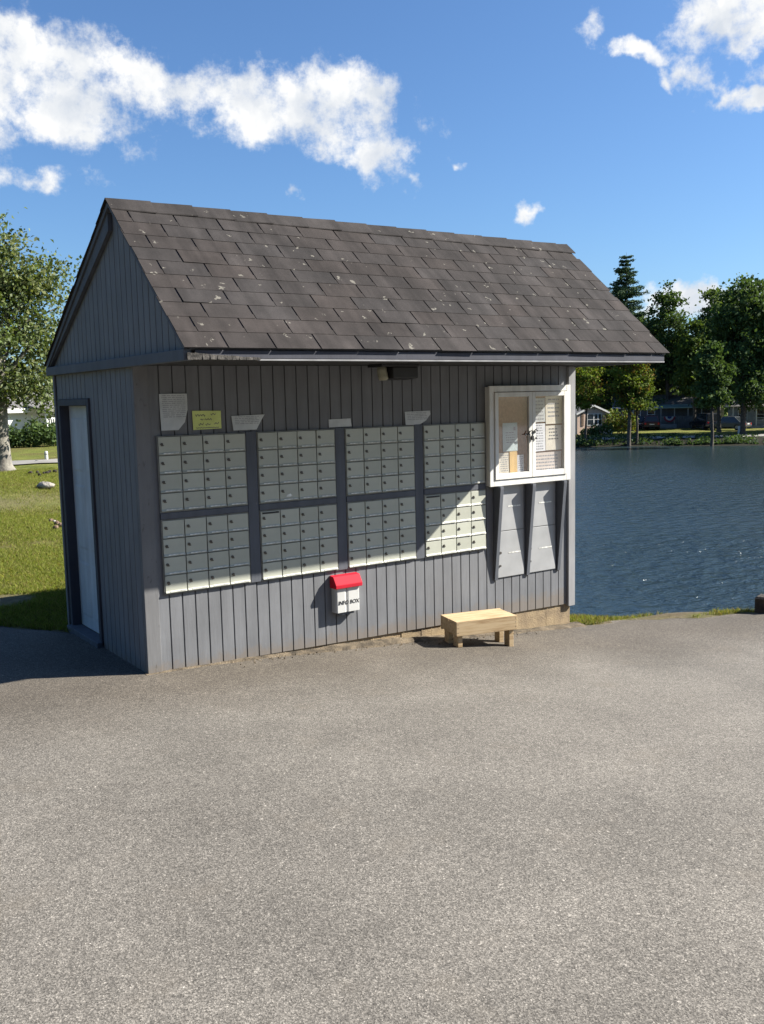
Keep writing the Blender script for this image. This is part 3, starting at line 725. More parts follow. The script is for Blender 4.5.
for (k, up), lab in BL.items():
    z0, z1 = (ZU0, ZU1) if up else (ZL0, ZL1); t = mail_bank(lab, MBX[k], z0, z1); BANKS[(k, up)] = t
    cw = (BW-.008)/4; chh = (z1-z0-.008)/4
    if up not in protos:
        protos[up] = mail_door(t, .004, .004, cw, chh); p = protos[up]; first = True
    else: first = False
    for i in range(4):
        for j in range(4):
            if first and i == 0 and j == 0: continue
            c = copy_tree(protos[up], t); c.location = (.004+i*cw, 0, .004+j*chh)
            c.rotation_euler = (rnd.uniform(-.006, .010), 0, rnd.uniform(-.008, .008))
for k in (1, 3):
    s = MB().box(.018, .150, -.0205, -.0185, ZL1-ZL0-.026, ZL1-ZL0-.013); s.build('mail_slot', 'dark', BANKS[(k, 0)])
sc2 = MB(); cx_, cz_ = .235, .045
pts = [(cx_+r_.uniform(.5, 1)*.034*cos(t), -.0208, cz_+r_.uniform(.4, 1)*.014*sin(t)) for t in np.linspace(0, 2*pi, 13)[:-1]]
sc2.prism(pts, (0, .0014, 0)).build('torn_sticker', 'label_white_glint', BANKS[(1, 1)])

# parcel lockers below the notice board
def locker(label, x0, x1):
    t = thing('parcel_locker', label, 'parcel locker', (x0, 0, .235), 0, 'tall parcel lockers under the notice board'); w = x1-x0
    MB().box(0, w, -.006, -.001, 0, .79).build('frame', 'boxframe', t)
    for j in range(2):
        z = .004+j*.394; d = MB().box(.004, w-.004, -.012, -.0065, z, z+.388).build('door', 'locker', t, bevel=.002)
        MB().box(w*.40, w*.86, -.0140, -.0122, z+.196, z+.206).build('label_strip', 'label_white_glint', d)
        lk = MB(); lk.cyl((.028, -.012, z+.21), (0, -1, 0), .011, .008, 12).cyl((.026, -.012, z+.10), (0, -1, 0), .009, .008, 12); lk.build('lock', 'lock', d)
locker('grey two-door parcel locker between left and middle board brackets', 3.062, 3.362)
locker('grey two-door parcel locker between middle and right board brackets, nearest shed corner', 3.405, 3.735)

# ------------------------------------------------------------------ notice board
NX0, NX1, NZ0, NZ1, ND = 2.945, 3.857, 1.024, 1.826, .066
nb = thing('notice_board', 'white framed glass notice board on brackets at right end of wall', 'notice board', (NX0, 0, NZ0)); w, h = NX1-NX0, NZ1-NZ0
cs = MB(); t_ = .022
cs.box(0, w, -.020, -.002, 0, h).box(0, t_, -ND+.021, -.0205, 0, h).box(w-t_, w, -ND+.021, -.0205, 0, h).box(t_+.0005, w-t_-.0005, -ND+.021, -.0205, 0, t_).box(t_+.0005, w-t_-.0005, -ND+.021, -.0205, h-t_, h)
cs.build('cabinet', 'whitepaint', nb, bevel=.002)
MB().box(t_+.002, w-t_-.002, -.030, -.021, t_+.002, h-t_-.002).build('cork_panel', 'cork', nb)
fr = MB(); e = .042
fr.box(-.006, e, -ND, -ND+.0205, -.008, h+.008).box(w-e, w+.006, -ND, -ND+.0205, -.008, h+.008).box(e+.0005, w-e-.0005, -ND, -ND+.0205, -.008, e).box(e+.0005, w-e-.0005, -ND, -ND+.0205, h-e, h+.008)
fr.build('frame', 'whitepaint', nb, bevel=.003)
for s in (0, 1):
    x0 = e+.004+s*(w-2*e-.004)/2; x1 = x0+(w-2*e-.008)/2-.001; st = .036; z0, z1 = e+.004, h-e-.004
    d = MB(); y0, y1 = -ND-.010, -ND+.014
    d.box(x0, x0+st, y0, y1, z0, z1).box(x1-st, x1, y0, y1, z0, z1).box(x0+st+.0004, x1-st-.0004, y0, y1, z0, z0+st+.012).box(x0+st+.0004, x1-st-.0004, y0, y1, z1-st, z1)
    dd = d.build('door', 'whitepaint', nb, bevel=.002)
    MB().box(x0+st+.0005, x1-st-.0005, -ND+.001, -ND+.004, z0+st+.0125, z1-st-.0005).build('glass_pane', 'glass', dd)
hs = MB(); cxm = w/2
hs.box(cxm-.085, cxm-.03, -ND-.016, -ND-.0105, .400, .412).box(cxm+.0, cxm+.035, -ND-.016, -ND-.0105, .415, .428)
hs.tube([(cxm-.055, -ND-.018, .405), (cxm-.04, -ND-.024, .43), (cxm-.015, -ND-.026, .437), (cxm-.005, -ND-.024, .415), (cxm-.012, -ND-.02, .39)], [.0055]*5, 8)
hs.tube([(cxm+.012, -ND-.018, .43), (cxm+.03, -ND-.024, .445), (cxm+.048, -ND-.024, .43)], [.005]*3, 8)
hs.box(cxm-.022, cxm+.0, -ND-.03, -ND-.0165, .357, .392).box(cxm+.026, cxm+.04, -ND-.024, -ND-.0165, .362, .378)
hs.build('hasp', 'dark', nb)
for bx in (3.022, 3.384, 3.752):
    b = MB(); x = bx-NX0; b.prism([(x, -.003, -.010), (x, -.098, -.010), (x, -.098, -.03), (x, -.018, .222-NZ0), (x, -.003, .222-NZ0)], (.036, 0, 0)); b.build('bracket', 'trim', nb, bevel=.002)

# ------------------------------------------------------------------ papers
def paper(name, label, cat, outline, loc, mats, lines=None, curl=.004, group=None, seed=1, thick=.0008, extra=None):
    """outline: (x,z) loop in metres, on a plane facing -y; ink strips lie just proud"""
    r = random.Random(seed); mb = MB()
    xs = [p[0] for p in outline]; zs_ = [p[1] for p in outline]; w = max(xs); h = max(zs_)
    # fan of subdivided loop so that the sheet can curl a little
    cx, cz = sum(xs)/len(xs), sum(zs_)/len(zs_); loop = []
    for i, p in enumerate(outline):
        q = outline[(i+1) % len(outline)]
        for k in range(6): t = k/6; loop.append((p[0]+(q[0]-p[0])*t, p[1]+(q[1]-p[1])*t))
    yy = lambda x, z: -.002-curl*(1-z/h)**2-curl*.4*abs(sin(3*x/w+seed))
    vs = [(cx, yy(cx, cz), cz)]; rings = 4; n = len(loop)
    for rr in range(1, rings+1):
        for p in loop: x = cx+(p[0]-cx)*rr/rings; z = cz+(p[1]-cz)*rr/rings; vs.append((x, yy(x, z), z))
    fs = [(0, 1+(i+1) % n, 1+i) for i in range(n)]
    for rr in range(rings-1):
        a = 1+rr*n
        fs += [(a+i, a+(i+1) % n, a+n+(i+1) % n, a+n+i) for i in range(n)]
    mb.add(vs, fs)
    back = [(x, y+thick, z) for x, y, z in vs]; mb.add(back, [f[::-1] for f in fs])
    if lines:
        z = lines[1]
        while z > lines[0]:
            x = lines[2]+r.uniform(0, .01)
            while x < lines[3]-.01:
                l_ = min(r.uniform(.008, .028)*lines[5], lines[3]-x); th = lines[4]*.38
                k = max(1, int(l_/.012))
                for q in range(k):
                    xa, xb = x+l_*q/k, x+l_*(q+1)/k-.0006
                    mb.add([(xa, yy(xa, z)-.0008, z), (xb, yy(xb, z)-.0008, z), (xb, yy(xb, z+th)-.0008, z+th), (xa, yy(xa, z+th)-.0008, z+th)], [(0, 1, 2, 3)], 1)
                x += l_+.006
            z -= lines[4]
    if extra: extra(mb, yy, r)
    o = mb.build(name, mats); o.location = loc; tag(o, label, cat, group); return o
paper('paper_notice', 'long white printed notice with its lower right corner curled, highest at left', 'notice', [(0, 0), (.115, .0), (.165, .05), (.190, .13), (.192, .20), (.190, .236), (0, .236)], (.172, -.002, 1.578), ['greypaper', 'greyink'], (.075, .222, .012, .176, .0125, 1.6), .012, 'paper notices on the shed wall', 3)
def scribble(mb, yy, r):
    for (x0, x1, z, a) in ((.02, .09, .096, .010), (.13, .165, .100, .013), (.055, .075, .066, .006), (.085, .135, .066, .008), (.04, .075, .036, .011), (.09, .125, .034, .008), (.15, .185, .038, .011), (.02, .185, .012, .003)):
        n = max(4, int((x1-x0)/.006)); pts = [(x0+(x1-x0)*i/n, z+a*sin(i*2.1+z*90)*r.uniform(.4, 1)) for i in range(n+1)]
        for p, q in zip(pts, pts[1:]):
            d = Vector((q[0]-p[0], q[1]-p[1])); nn = Vector((-d.y, d.x)).normalized()*.0019
            mb.add([(p[0]-nn.x, yy(*p)-.0009, p[1]-nn.y), (q[0]-nn.x, yy(*q)-.0009, q[1]-nn.y), (q[0]+nn.x, yy(*q)-.0009, q[1]+nn.y), (p[0]+nn.x, yy(*p)-.0009, p[1]+nn.y)], [(0, 1, 2, 3)], 1)
paper('paper_note', 'yellow handwritten note card above the leftmost mailbox bank', 'note', [(0, 0), (.203, .004), (.205, .122), (-.002, .126)], (.397, -.002, 1.574), ['yellow', 'ink'], None, .003, 'paper notices on the shed wall', 5, extra=scribble)
paper('paper_notice', 'grey notice with its bottom right corner cut away, right of the yellow note', 'notice', [(0, 0), (.175, 0), (.245, .102), (-.008, .098)], (.686, -.002, 1.560), ['greypaper', 'greyink'], (.035, .088, .014, .20, .0115, 1.6), .008, 'paper notices on the shed wall', 7)
paper('paper_strip', 'small torn grey paper strip above the gap between second and third banks', 'notice', [(0, 0), (.197, .002), (.19, .06), (.0, .058)], (1.450, -.002, 1.553), ['greypaper', 'greyink'], None, .003, 'paper notices on the shed wall', 9)
paper('paper_notice', 'grey printed notice with rounded lower right corner, left of the notice board', 'notice', [(0, 0), (.13, -.004), (.20, .03), (.243, .075), (.240, .103), (-.004, .100)], (2.137, -.002, 1.548), ['greypaper', 'greyink'], (.03, .088, .014, .21, .0125, 1.6), .006, 'paper notices on the shed wall', 11)
IN = 'papers pinned inside the notice board'; PY = -.032
def rectp(w, h): return [(0, 0), (w, .002), (w-.001, h), (.001, h-.001)]
paper('posted_sheet', 'pale blue sheet with a dark mark, pinned mid left behind the glass', 'notice', rectp(.165, .235), (3.105, PY, 1.295), ['bluepaper', 'greyink'], (.05, .15, .03, .14, .02, 1.2), .004, IN, 13, extra=lambda mb, yy, r: mb.add([(.115, -.008, .17), (.14, -.008, .17), (.14, -.008, .20), (.115, -.008, .20)], [(0, 1, 2, 3)], 1))
paper('posted_sheet', 'cream sheet in the bottom left corner of the board, beside amber strip', 'notice', rectp(.11, .185), (3.062, PY, 1.10), ['cream', 'greyink'], (.02, .16, .012, .105, .018, 1.0), .004, IN, 15)
paper('posted_sheet', 'narrow amber sheet low in the left half of the board', 'notice', rectp(.085, .195), (3.176, PY-.004, 1.098), ['amber', 'greyink'], None, .004, IN, 17)
paper('posted_sheet', 'white slip beside the amber sheet, low left half next to the mullion', 'notice', rectp(.075, .15), (3.265, PY-.001, 1.11), ['paper', 'greyink'], (.02, .13, .01, .065, .018, 1.0), .004, IN, 19)
paper('posted_sheet', 'tall grey sheet at the top left of the right pane', 'notice', rectp(.125, .20), (3.460, PY, 1.525), ['greypaper', 'greyink'], (.02, .17, .012, .11, .03, 1.2), .005, IN, 21)
paper('posted_sheet', 'cream sheet at the top right of the right pane', 'notice', rectp(.195, .235), (3.592, PY, 1.505), ['cream', 'greyink'], (.03, .20, .02, .16, .035, 1.6), .005, IN, 23)
paper('posted_sheet', 'narrow printed sheet mid right pane, next to the mullion', 'notice', rectp(.125, .235), (3.462, PY-.003, 1.278), ['paper', 'greyink'], (.015, .215, .01, .10, .022, 1.0), .004, IN, 25)
paper('posted_sheet', 'pale green-white sheet with dark heading, right of the narrow printed sheet', 'notice', rectp(.19, .21), (3.592, PY-.002, 1.282), ['cream', 'ink'], (.09, .175, .03, .15, .028, 1.2), .004, IN, 27)
paper('posted_sheet', 'faded pink wide sheet along the bottom of the right pane', 'notice', rectp(.32, .175), (3.462, PY, 1.092), ['pinkpaper', 'greyink'], (.02, .14, .015, .28, .028, 1.5), .005, IN, 29)

# ------------------------------------------------------------------ info box
ib = thing('info_box', 'white leaflet box with red lid lettered INFO BOX', 'info box', (1.420, 0, .190)); ib.scale = (.92, .92, .95)
bd = MB(); d0 = -.074
prof = [(.014, -.002), (.014, -.060), (.020, d0+.004), (.026, d0), (.095, d0), (.108, d0+.004), (.114, d0+.010), (.120, d0+.004), (.132, d0), (.228, d0), (.234, d0+.004), (.238, -.060), (.238, -.002)]
bd.prism([(x, y, .0) for x, y in prof][::-1], (0, 0, .192)); bd.build('body', 'whiteplastic', ib)
ld = MB(); ld.prism([(0, -.001, .193), (0, -.096, .193), (0, -.098, .222), (0, -.056, .285), (0, -.001, .290)], (.253, 0, 0)); ld.build('lid', 'red', ib, bevel=.004)
MB().box(.05, .19, -.055, -.003, -.022, -.001).build('shade_block', 'trim', ib)  # dark block standing in for the shadow beneath the box
def text_mesh(body, size, name, m, parent, loc, rot, shear=0.0, extr=.0006, align='CENTER'):
    cu = bpy.data.curves.new('lettering', 'FONT'); cu.body = body; cu.size = size; cu.align_x = align; cu.shear = shear; cu.extrude = extr; cu.offset = size*.018
    to = bpy.data.objects.new('lettering_curve', cu); COL.objects.link(to); bpy.context.view_layer.update()
    me = bpy.data.meshes.new_from_object(to.evaluated_get(bpy.context.evaluated_depsgraph_get())); bpy.data.objects.remove(to)
    me.materials.clear(); me.materials.append(MT[m])
    o = bpy.data.objects.new(name, me); COL.objects.link(o); o.parent = parent; o.location = loc; o.rotation_euler = rot; return o
text_mesh('INFO BOX', .0425, 'lettering', 'blackink', ib, (.129, d0-.0012, .062), (pi/2, 0, 0), .15)

# ------------------------------------------------------------------ floodlight
fl = thing('floodlight', 'black box floodlight with pale lens hanging under the front eave', 'lamp', (1.70, -.25, 1.995))
MB().prism([(.085, -.10, -.10), (.085, .06, -.112), (.085, .07, -.02), (.085, -.10, -.02)], (.225, 0, 0)).build('housing', 'dark', fl, bevel=.006)
MB().box(-.012, .32, -.10, .08, -.019, 0.0).build('mount_plate', 'dark', fl, bevel=.003)
ln = MB(); ln.tube([(.038, -.03, -.0195), (.038, -.03, -.05), (.042, -.035, -.085), (.046, -.04, -.108), (.046, -.04, -.114)], [.034, .036, .036, .034, .020], 14); ln.build('lens', 'lens', fl, smooth=True)

# ------------------------------------------------------------------ stool
SX, SY, SR = 2.605, -.295, -.235
st = thing('step_stool', 'low new pine step stool standing on asphalt before the wall', 'stool', (SX, SY, gz(SX, SY)+.004), SR)
HL, HW, HT = .262, .125, .232
tp = MB()
tp.box(-HL, HL, -HW, -.003, HT-.022, HT).box(-HL-.002, HL-.003, .003, HW, HT-.022, HT); tp.build('top_board', 'pine', st, bevel=.0025)
MB().box(-HL-.002, HL+.002, -HW-.019, -HW-.0005, HT-.112, HT+.001).build('apron', 'pine', st, bevel=.0025)
MB().box(-HL-.002, HL+.002, HW+.0005, HW+.019, HT-.112, HT+.001).build('apron', 'pine', st, bevel=.0025)
MB().box(-HL, -HL+.018, -HW, HW, HT-.105, HT-.0225).build('end_board', 'pine', st, bevel=.002)
MB().box(HL-.018, HL, -HW, HW, HT-.105, HT-.0225).build('end_board', 'pine', st, bevel=.002)
nail = MB()
for sx in (-1, 1):
    for zz in (.02, .05, .085): nail.cyl((sx*(HL-.012), -HW-.019, HT-zz), (0, -1, 0), .0032, .0008, 8)
nail.build('nail_heads', 'lock', st)
for sx in (-1, 1):
    for sy in (-1, 1):
        x0 = sx*(HL-.02); zb_ = gz(SX+cos(SR)*x0-sin(SR)*sy*HW, SY+sin(SR)*x0+cos(SR)*sy*HW)+.004-(gz(SX, SY)+.004)
        a, b = sorted((x0, x0-sx*.038)); c, d = sorted((sy*HW-sy*.002, sy*(HW-.085)))
        q = .012*sx
        MB().hexa([(a-q*.0, c, zb_), (b, c, zb_), (b, d*.985 if sy > 0 else d, zb_), (a, d, zb_)], [(a, c, HT-.0235), (b, c, HT-.0235), (b, d, HT-.0235), (a, d, HT-.0235)]).build('leg', 'pine', st, bevel=.002)

# ------------------------------------------------------------------ vegetation
def leaf_mesh(name, C, size, cols, mat_, parent, rs, up=.35, aspect=.62):
    n = len(C); nrm = rs.normal(size=(n, 3)); nrm[:, 2] += up; nrm /= np.linalg.norm(nrm, axis=1)[:, None]
    a = np.cross(nrm, rs.normal(size=(n, 3))); a /= np.linalg.norm(a, axis=1)[:, None]; b = np.cross(nrm, a)
    s = size*rs.uniform(.6, 1.35, n)[:, None]
    fold = nrm*s*.18
    V = np.stack([C-a*s*.5, C-b*s*aspect*.5+fold, C+a*s*.5, C+b*s*aspect*.5+fold], 1).reshape(-1, 3)
    F = np.arange(4*n).reshape(n, 4)
    return mesh_np(name, V, F, mat_, parent, cols)
def leaf_cols(rs, n, pal, clump=None):
    """pal: list of leaf colours; leaves of one spray share a hue, each leaf varies"""
    pal = np.array(pal); k = rs.randint(0, len(pal), n) if clump is None else clump % len(pal)
    c = pal[k]*rs.uniform(.72, 1.3, (n, 1)); m = rs.rand(n) < .3; c[m] = pal[rs.randint(0, len(pal), m.sum())]*rs.uniform(.8, 1.2, (m.sum(), 1)); return c
PAL = {'silver': [(0.091, 0.125, 0.044), (0.120, 0.153, 0.066), (0.170, 0.198, 0.112), (0.080, 0.110, 0.036), (0.153, 0.167, 0.068)],
       'mid': [(0.065, 0.100, 0.025), (0.083, 0.120, 0.030), (0.110, 0.143, 0.040), (0.060, 0.088, 0.025)],
       'dark': [(0.055, 0.088, 0.031), (0.066, 0.106, 0.037), (0.083, 0.127, 0.043), (0.049, 0.077, 0.029)],
       'lime': [(.080, .110, .016), (.100, .125, .018), (.064, .092, .014)],
       'autumn': [(0.098, 0.137, 0.021), (0.124, 0.156, 0.026), (0.130, 0.088, 0.021), (0.086, 0.122, 0.021)],
       'pine': [(0.041, 0.077, 0.041), (0.053, 0.091, 0.047), (0.063, 0.102, 0.047)]}
def tree(name, label, base, H, crown, nclump, per, lsize, pal, tr, bark='bark', seed=1, group=None, clr=.5, lean=0.0, limbs=14):
    """crown: list of ellipsoids (x,y,z,rx,ry,rz) relative to the base"""
    rs = np.random.RandomState(seed); t = thing(name, label, 'tree', base, 0, group)
    vol = np.array([c[3]*c[4]*c[5] for c in crown])**.8; vol /= vol.sum(); cen = []; 
    for e, n in zip(crown, np.maximum(3, (vol*nclump).astype(int))):
        d = rs.normal(size=(n, 3)); d /= np.linalg.norm(d, axis=1)[:, None]; r = rs.uniform(.25, 1.0, n)**.55
        cen.append(np.array(e[:3])+d*r[:, None]*np.array(e[3:]))
    cen = np.concatenate(cen)
    sz = clr*rs.uniform(.55, 1.35, len(cen)); pts = []; cl = []
    for i, c in enumerate(cen):
        m = int(per*sz[i]/clr*rs.uniform(.6, 1.3)); q = rs.normal(size=(m, 3))*sz[i]*.5*np.array([1.15, 1.15, .7]); pts.append(c+q); cl.append(np.full(m, rs.randint(0, 50)))
    pts = np.concatenate(pts); cl = np.concatenate(cl)
    leaf_mesh('crown', pts, lsize, leaf_cols(rs, len(pts), PAL[pal], cl), 'leaf', t, rs)
    mb = MB(); top = max(c[2]+c[5]*.6 for c in crown); k = 9; tp_ = []
    for i in range(k): z = top*i/(k-1); tp_.append(Vector((lean*z+.02*H*.2*sin(i*1.3+seed), .02*H*.2*cos(i*1.7+seed), z)))
    tp_[0].x = tp_[0].y = 0
    rr = [tr*(1.35 if i == 0 else 1.0)*(1-i/(k-1))**.8+.01 for i in range(k)]
    tp_.insert(0, tp_[0]-Vector((0, 0, .25))); rr.insert(0, rr[0]*1.15); tp_.insert(2, tp_[1].lerp(tp_[2], .18)); rr.insert(2, tr)
    mb.tube(tp_, rr, 12)
    idx = rs.choice(len(cen), min(limbs, len(cen)), replace=False)
    for i in idx:
        e = Vector(cen[i]); z0 = max(e.z*.45, H*.2, min(e.z-.12*H, top*.85)); f = min(1, max(0, z0/top)); s = Vector((lean*z0, 0, z0)); r0 = max(.015, tr*.45*(1-f))
        mid = s.lerp(e, .55)+Vector((0, 0, (e-s).length*.08)); mb.tube([s, mid, e], [r0, r0*.55, r0*.15+.004], 7, cap=False)
    mb.build('trunk', bark, t, smooth=True); return t
def conifer(name, label, base, H, R, pal, seed, group=None):
    rs = np.random.RandomState(seed); t = thing(name, label, 'tree', base, 0, group); pts = []; mb = MB()
    mb.tube([(0, 0, -.3), (0, 0, H*.5), (0, 0, H)], [.02*H, .012*H, .01], 10)
    z = H*.12
    while z < H*.99:
        f = 1-(z/H); L0 = R*(f**.78)*rs.uniform(.55, 1.2)+.15; n = rs.randint(6, 10)
        for k in range(n):
            a = rs.uniform(0, 2*pi); L_ = L0*rs.uniform(.5, 1.15); m = int(58*L_+16); s = rs.rand(m)**.7
            dro = -.22*L_*s+.26*L_*s**2.2+rs.uniform(-.1, .25)*L_*s; wd = .16*L_*(1-.5*s)+.08
            q = np.stack([np.cos(a)*L_*s, np.sin(a)*L_*s, z+dro], 1)+rs.normal(size=(m, 3))*np.stack([wd, wd, wd*.38], 1)*.75
            pts.append(q); mb.tube([(0, 0, z), (cos(a)*L_*.5, sin(a)*L_*.5, z-.05*L_), (cos(a)*L_, sin(a)*L_, z+.03*L_)], [.03+.008*L_, .03, .01], 5, cap=False)
        z += H*.021*rs.uniform(.7, 1.3)
    pts = np.concatenate(pts); leaf_mesh('crown', pts, .32, leaf_cols(rs, len(pts), PAL[pal]), 'needle', t, rs, .2, .35)
    mb.build('trunk', 'bark', t, smooth=True); return t

# the big pale tree on the lawn left of the shed
p = hit(4, 471); BT = (float(p[0]), float(p[1]), gz(p[0], p[1])); dT = math.hypot(p[0]-CAM[0], p[1]-CAM[1]); s_ = dT/FPX
rt = Vector((cos(YAW-.38), -sin(YAW-.38), 0))    # to the right as seen from the lot
def cr(u, v, ru, rv, dy=0):   # crown lobe at the tree's own distance, sized in metres
    off = rt*((u-4)*s_); return (off.x-rt.y*dy, off.y+rt.x*dy, (471-v)*s_, ru*s_, ru*s_*.95, rv*s_)
tree('broadleaf_tree', 'pale green leafy tree with thick mottled trunk on lawn left of shed', BT, 8.5,
     [cr(0, 345, 52, 60), cr(40, 330, 26, 40, .5), cr(-40, 330, 40, 60), cr(4, 285, 30, 46), cr(26, 270, 12, 20, -.3), cr(-25, 280, 30, 44), cr(46, 290, 13, 20), cr(64, 284, 12, 6), cr(4, 240, 10, 20), cr(58, 310, 9, 12), cr(34, 388, 34, 20), cr(46, 412, 16, 9, -.6), cr(-35, 400, 40, 26), cr(20, 300, 34, 30), cr(50, 368, 16, 24)],
     330, 88, .098, 'silver', .20, 'palebark', 4, None, .42, 0, 46)

def hedge(name, label, x0, y0, ln_, wd, hh, rz, pal, seed, n, ls=.12, group=None):
    rs = np.random.RandomState(seed); t = thing(name, label, 'hedge', (x0, y0, gz(x0, y0)-.05), rz, group)
    k = max(3, int(ln_*3)); ex = np.linspace(-ln_/2, ln_/2, k); hv = hh*rs.uniform(.8, 1.08, k)
    i = rs.randint(0, k, n); d = rs.normal(size=(n, 3)); d /= np.linalg.norm(d, axis=1)[:, None]; r = rs.rand(n)**.33
    P = np.stack([ex[i]+d[:, 0]*r*ln_/k*1.1, d[:, 1]*r*wd/2, hv[i]*.5+d[:, 2]*r*hv[i]*.5], 1); P[:, 2] = np.abs(P[:, 2])
    leaf_mesh('crown', P, ls, leaf_cols(rs, n, PAL[pal]), 'leaf', t, rs)
    mb = MB()
    for j in range(0, k, 2): mb.tube([(ex[j], 0, -.2), (ex[j]+.05, .04, hv[j]*.4), (ex[j]-.04, -.03, hv[j]*.75)], [.035, .025, .01], 6)
    mb.build('stems', 'bark', t); return t
def facing(x, y): return math.atan2(x-CAM[0], y-CAM[1])     # azimuth of the line of sight
def on_left(u, dist): x, y = far_xy(u, dist, 440); return x, y
x, y = on_left(22, 36.5); hedge('hedge', 'dark clipped hedge behind the lane, beside the pale tree trunk', x, y, 1.9, .8, .86, -facing(x, y), 'dark', 5, 2600)
x, y = on_left(53, 38.0); hedge('bush', 'round dark bush behind the lane, right of the clipped hedge', x, y, 1.25, .9, .98, -facing(x, y), 'dark', 6, 1800)
x, y = on_left(-25, 37); hedge('hedge', 'dark hedge behind the lane left of the pale tree', x, y, 2.2, .8, .9, -facing(x, y), 'dark', 8, 2000)

# ------------------------------------------------------------------ houses
def window(mb_parent, x, z, w, h, y, frame='whitewall'):
    f = MB(); e = .07
    f.box(x-w/2-e, x+w/2+e, y-.04, y-.002, z-e, z).box(x-w/2-e, x+w/2+e, y-.04, y-.002, z+h, z+h+e).box(x-w/2-e, x-w/2, y-.04, y-.002, z+.001, z+h-.001).box(x+w/2, x+w/2+e, y-.04, y-.002, z+.001, z+h-.001).box(x-w/2+.001, x+w/2-.001, y-.035, y-.002, z+h/2-.02, z+h/2+.02)
    o = f.build('window', frame, mb_parent); MB().box(x-w/2, x+w/2, y-.018, y-.003, z, z+h).build('pane', 'darkglass', o); return o
def gable_house(name, label, loc, rz, w, depth, hw, hr, wallm, roofm, trimm='whitewall', over=.25):
    """gable end faces -y of the house"""
    t = thing(name, label, 'house', loc, rz)
    wl = MB(); wl.prism([(-w/2, 0, -.3), (w/2, 0, -.3), (w/2, 0, hw), (0, 0, hr-.06), (-w/2, 0, hw)], (0, depth, 0)); wall = wl.build('wall', wallm, t)
    rf = MB(); k = (hr-hw)/(w/2); th = .10
    for s in (-1, 1):
        xo = s*(w/2+over); zo = hw-k*over
        rf.prism([(0, -over, hr+.02), (xo, -over, zo+.02), (xo, -over, zo+.02-th), (0, -over, hr+.02-th)], (0, depth+2*over, 0))
    ro = rf.build('roof', roofm, t)
    tm = MB()
    for s in (-1, 1):
        xo = s*(w/2+over+.02); zo = hw-k*(over+.02)
        tm.prism([(0, -over-.03, hr+.05), (xo, -over-.03, zo+.05), (xo, -over-.03, zo-.15), (0, -over-.03, hr-.15)], (0, .025, 0))
    tm.build('barge_board', trimm, ro)
    return t
def long_house(name, label, loc, rz, w, depth, hw, hr, wallm, roofm):
    """eave side faces -y"""
    t = thing(name, label, 'house', loc, rz)
    MB().prism([(-w/2, 0, -.4), (-w/2, depth, -.4), (-w/2, depth, hw), (-w/2, depth/2, hr-.05), (-w/2, 0, hw)], (w, 0, 0)).build('wall', wallm, t)
    rf = MB(); o = .35; k = (hr-hw)/(depth/2); th = .09
    for s in (0, 1):
        ye = -o if s == 0 else depth+o
        rf.prism([(-w/2-o, ye, hw-k*o+.05), (-w/2-o, depth/2, hr+.05), (-w/2-o, depth/2, hr+.05-th), (-w/2-o, ye, hw-k*o+.05-th)], (w+2*o, 0, 0))
    ro = rf.build('roof', roofm, t)
    MB().box(-w/2-o, w/2+o, -o-.03, -o-.003, hw-k*o-.16, hw-k*o+.05).build('fascia', 'whitewall', ro)
    return t
def porch(t, x0, x1, y0, y1, zf, zr_, postm, railm, roofm, n=4, roof=True):
    MB().box(x0, x1, y0, y1, -.3, zf).build('porch_floor', 'greywall', t)
    ps = []
    for i in range(n):
        x = x0+.06+(x1-x0-.12)*i/(n-1); MB().box(x-.05, x+.05, y0+.02, y0+.12, zf, zr_).build('porch_post', postm, t)
    r = MB(); r.box(x0, x1, y0+.05, y0+.09, zf+.85, zf+.93); x = x0+.1
    while x < x1-.1: r.box(x, x+.035, y0+.055, y0+.085, zf+.08, zf+.85); x += .13
    r.build('railing', railm, t)
    if roof:
        MB().prism([(x0-.2, y0-.25, zr_), (x0-.2, y1, zr_+.35), (x0-.2, y1, zr_+.27), (x0-.2, y0-.25, zr_-.08)], (x1-x0+.4, 0, 0)).build('porch_roof', roofm, t)

# white house beyond the hedges at left: eave height set by its own ground
x, y = on_left(25, 52); zb = gz(x, y)
zE = CAM[2]-(416-408)/FPX*52-zb
t = long_house('house', 'low white house with grey roof and porch railing behind the hedges', (x, y, zb), -facing(x, y)+.62, 11, 6, max(1.9, zE+.15), max(1.9, zE+.15)+.75, 'whitewall', 'farroof')
porch(t, .2, 4.6, -1.6, -.02, .45, max(1.75, zE-.05), 'whitewall', 'whitewall', 'farroof', 4)
for xx in (-3.8, -1.6): window(t, xx, .9, 1.0, .9, 0)
MB().box(2.0, 2.9, -.05, -.003, .46, 1.9-.1).build('door', 'darkwall', t)

# far shore
def on_far(u, dist, v=425): x, y = far_xy(u, dist, v); return x, y, gz(x, y)
x, y, z = on_far(592.5, 106)
t = gable_house('cottage', 'small pink cottage with white barge boards across the lake', (x, y, z), -facing(x, y)+.60, 3.9, 9, 2.35, 3.15, 'pinkwall', 'farroof')
for xx, ww in ((-.28, .75), (.42, .40), (.92, .34)): window(t, xx, 1.0, ww, 1.15, 0)
st_ = MB()
for s in (-1, 1): st_.box(-.28+s*.50-.0+(-.12 if s < 0 else 0), -.28+s*.50+(0 if s < 0 else .0)+.0+.08*(s > 0), -.05, -.003, .95, 2.2)
MB().box(-1.45, -1.15, -.04, -.003, .9, 2.25).build('shutter', 'brownstone', t)
sp2 = MB(); sp2.box(1.0, 1.75, -.9, -.1, -.2, .5).box(1.0, 1.75, -1.2, -.9, -.2, .25); sp2.build('steps', 'whitewall', t)
x, y, z = on_far(661, 122)
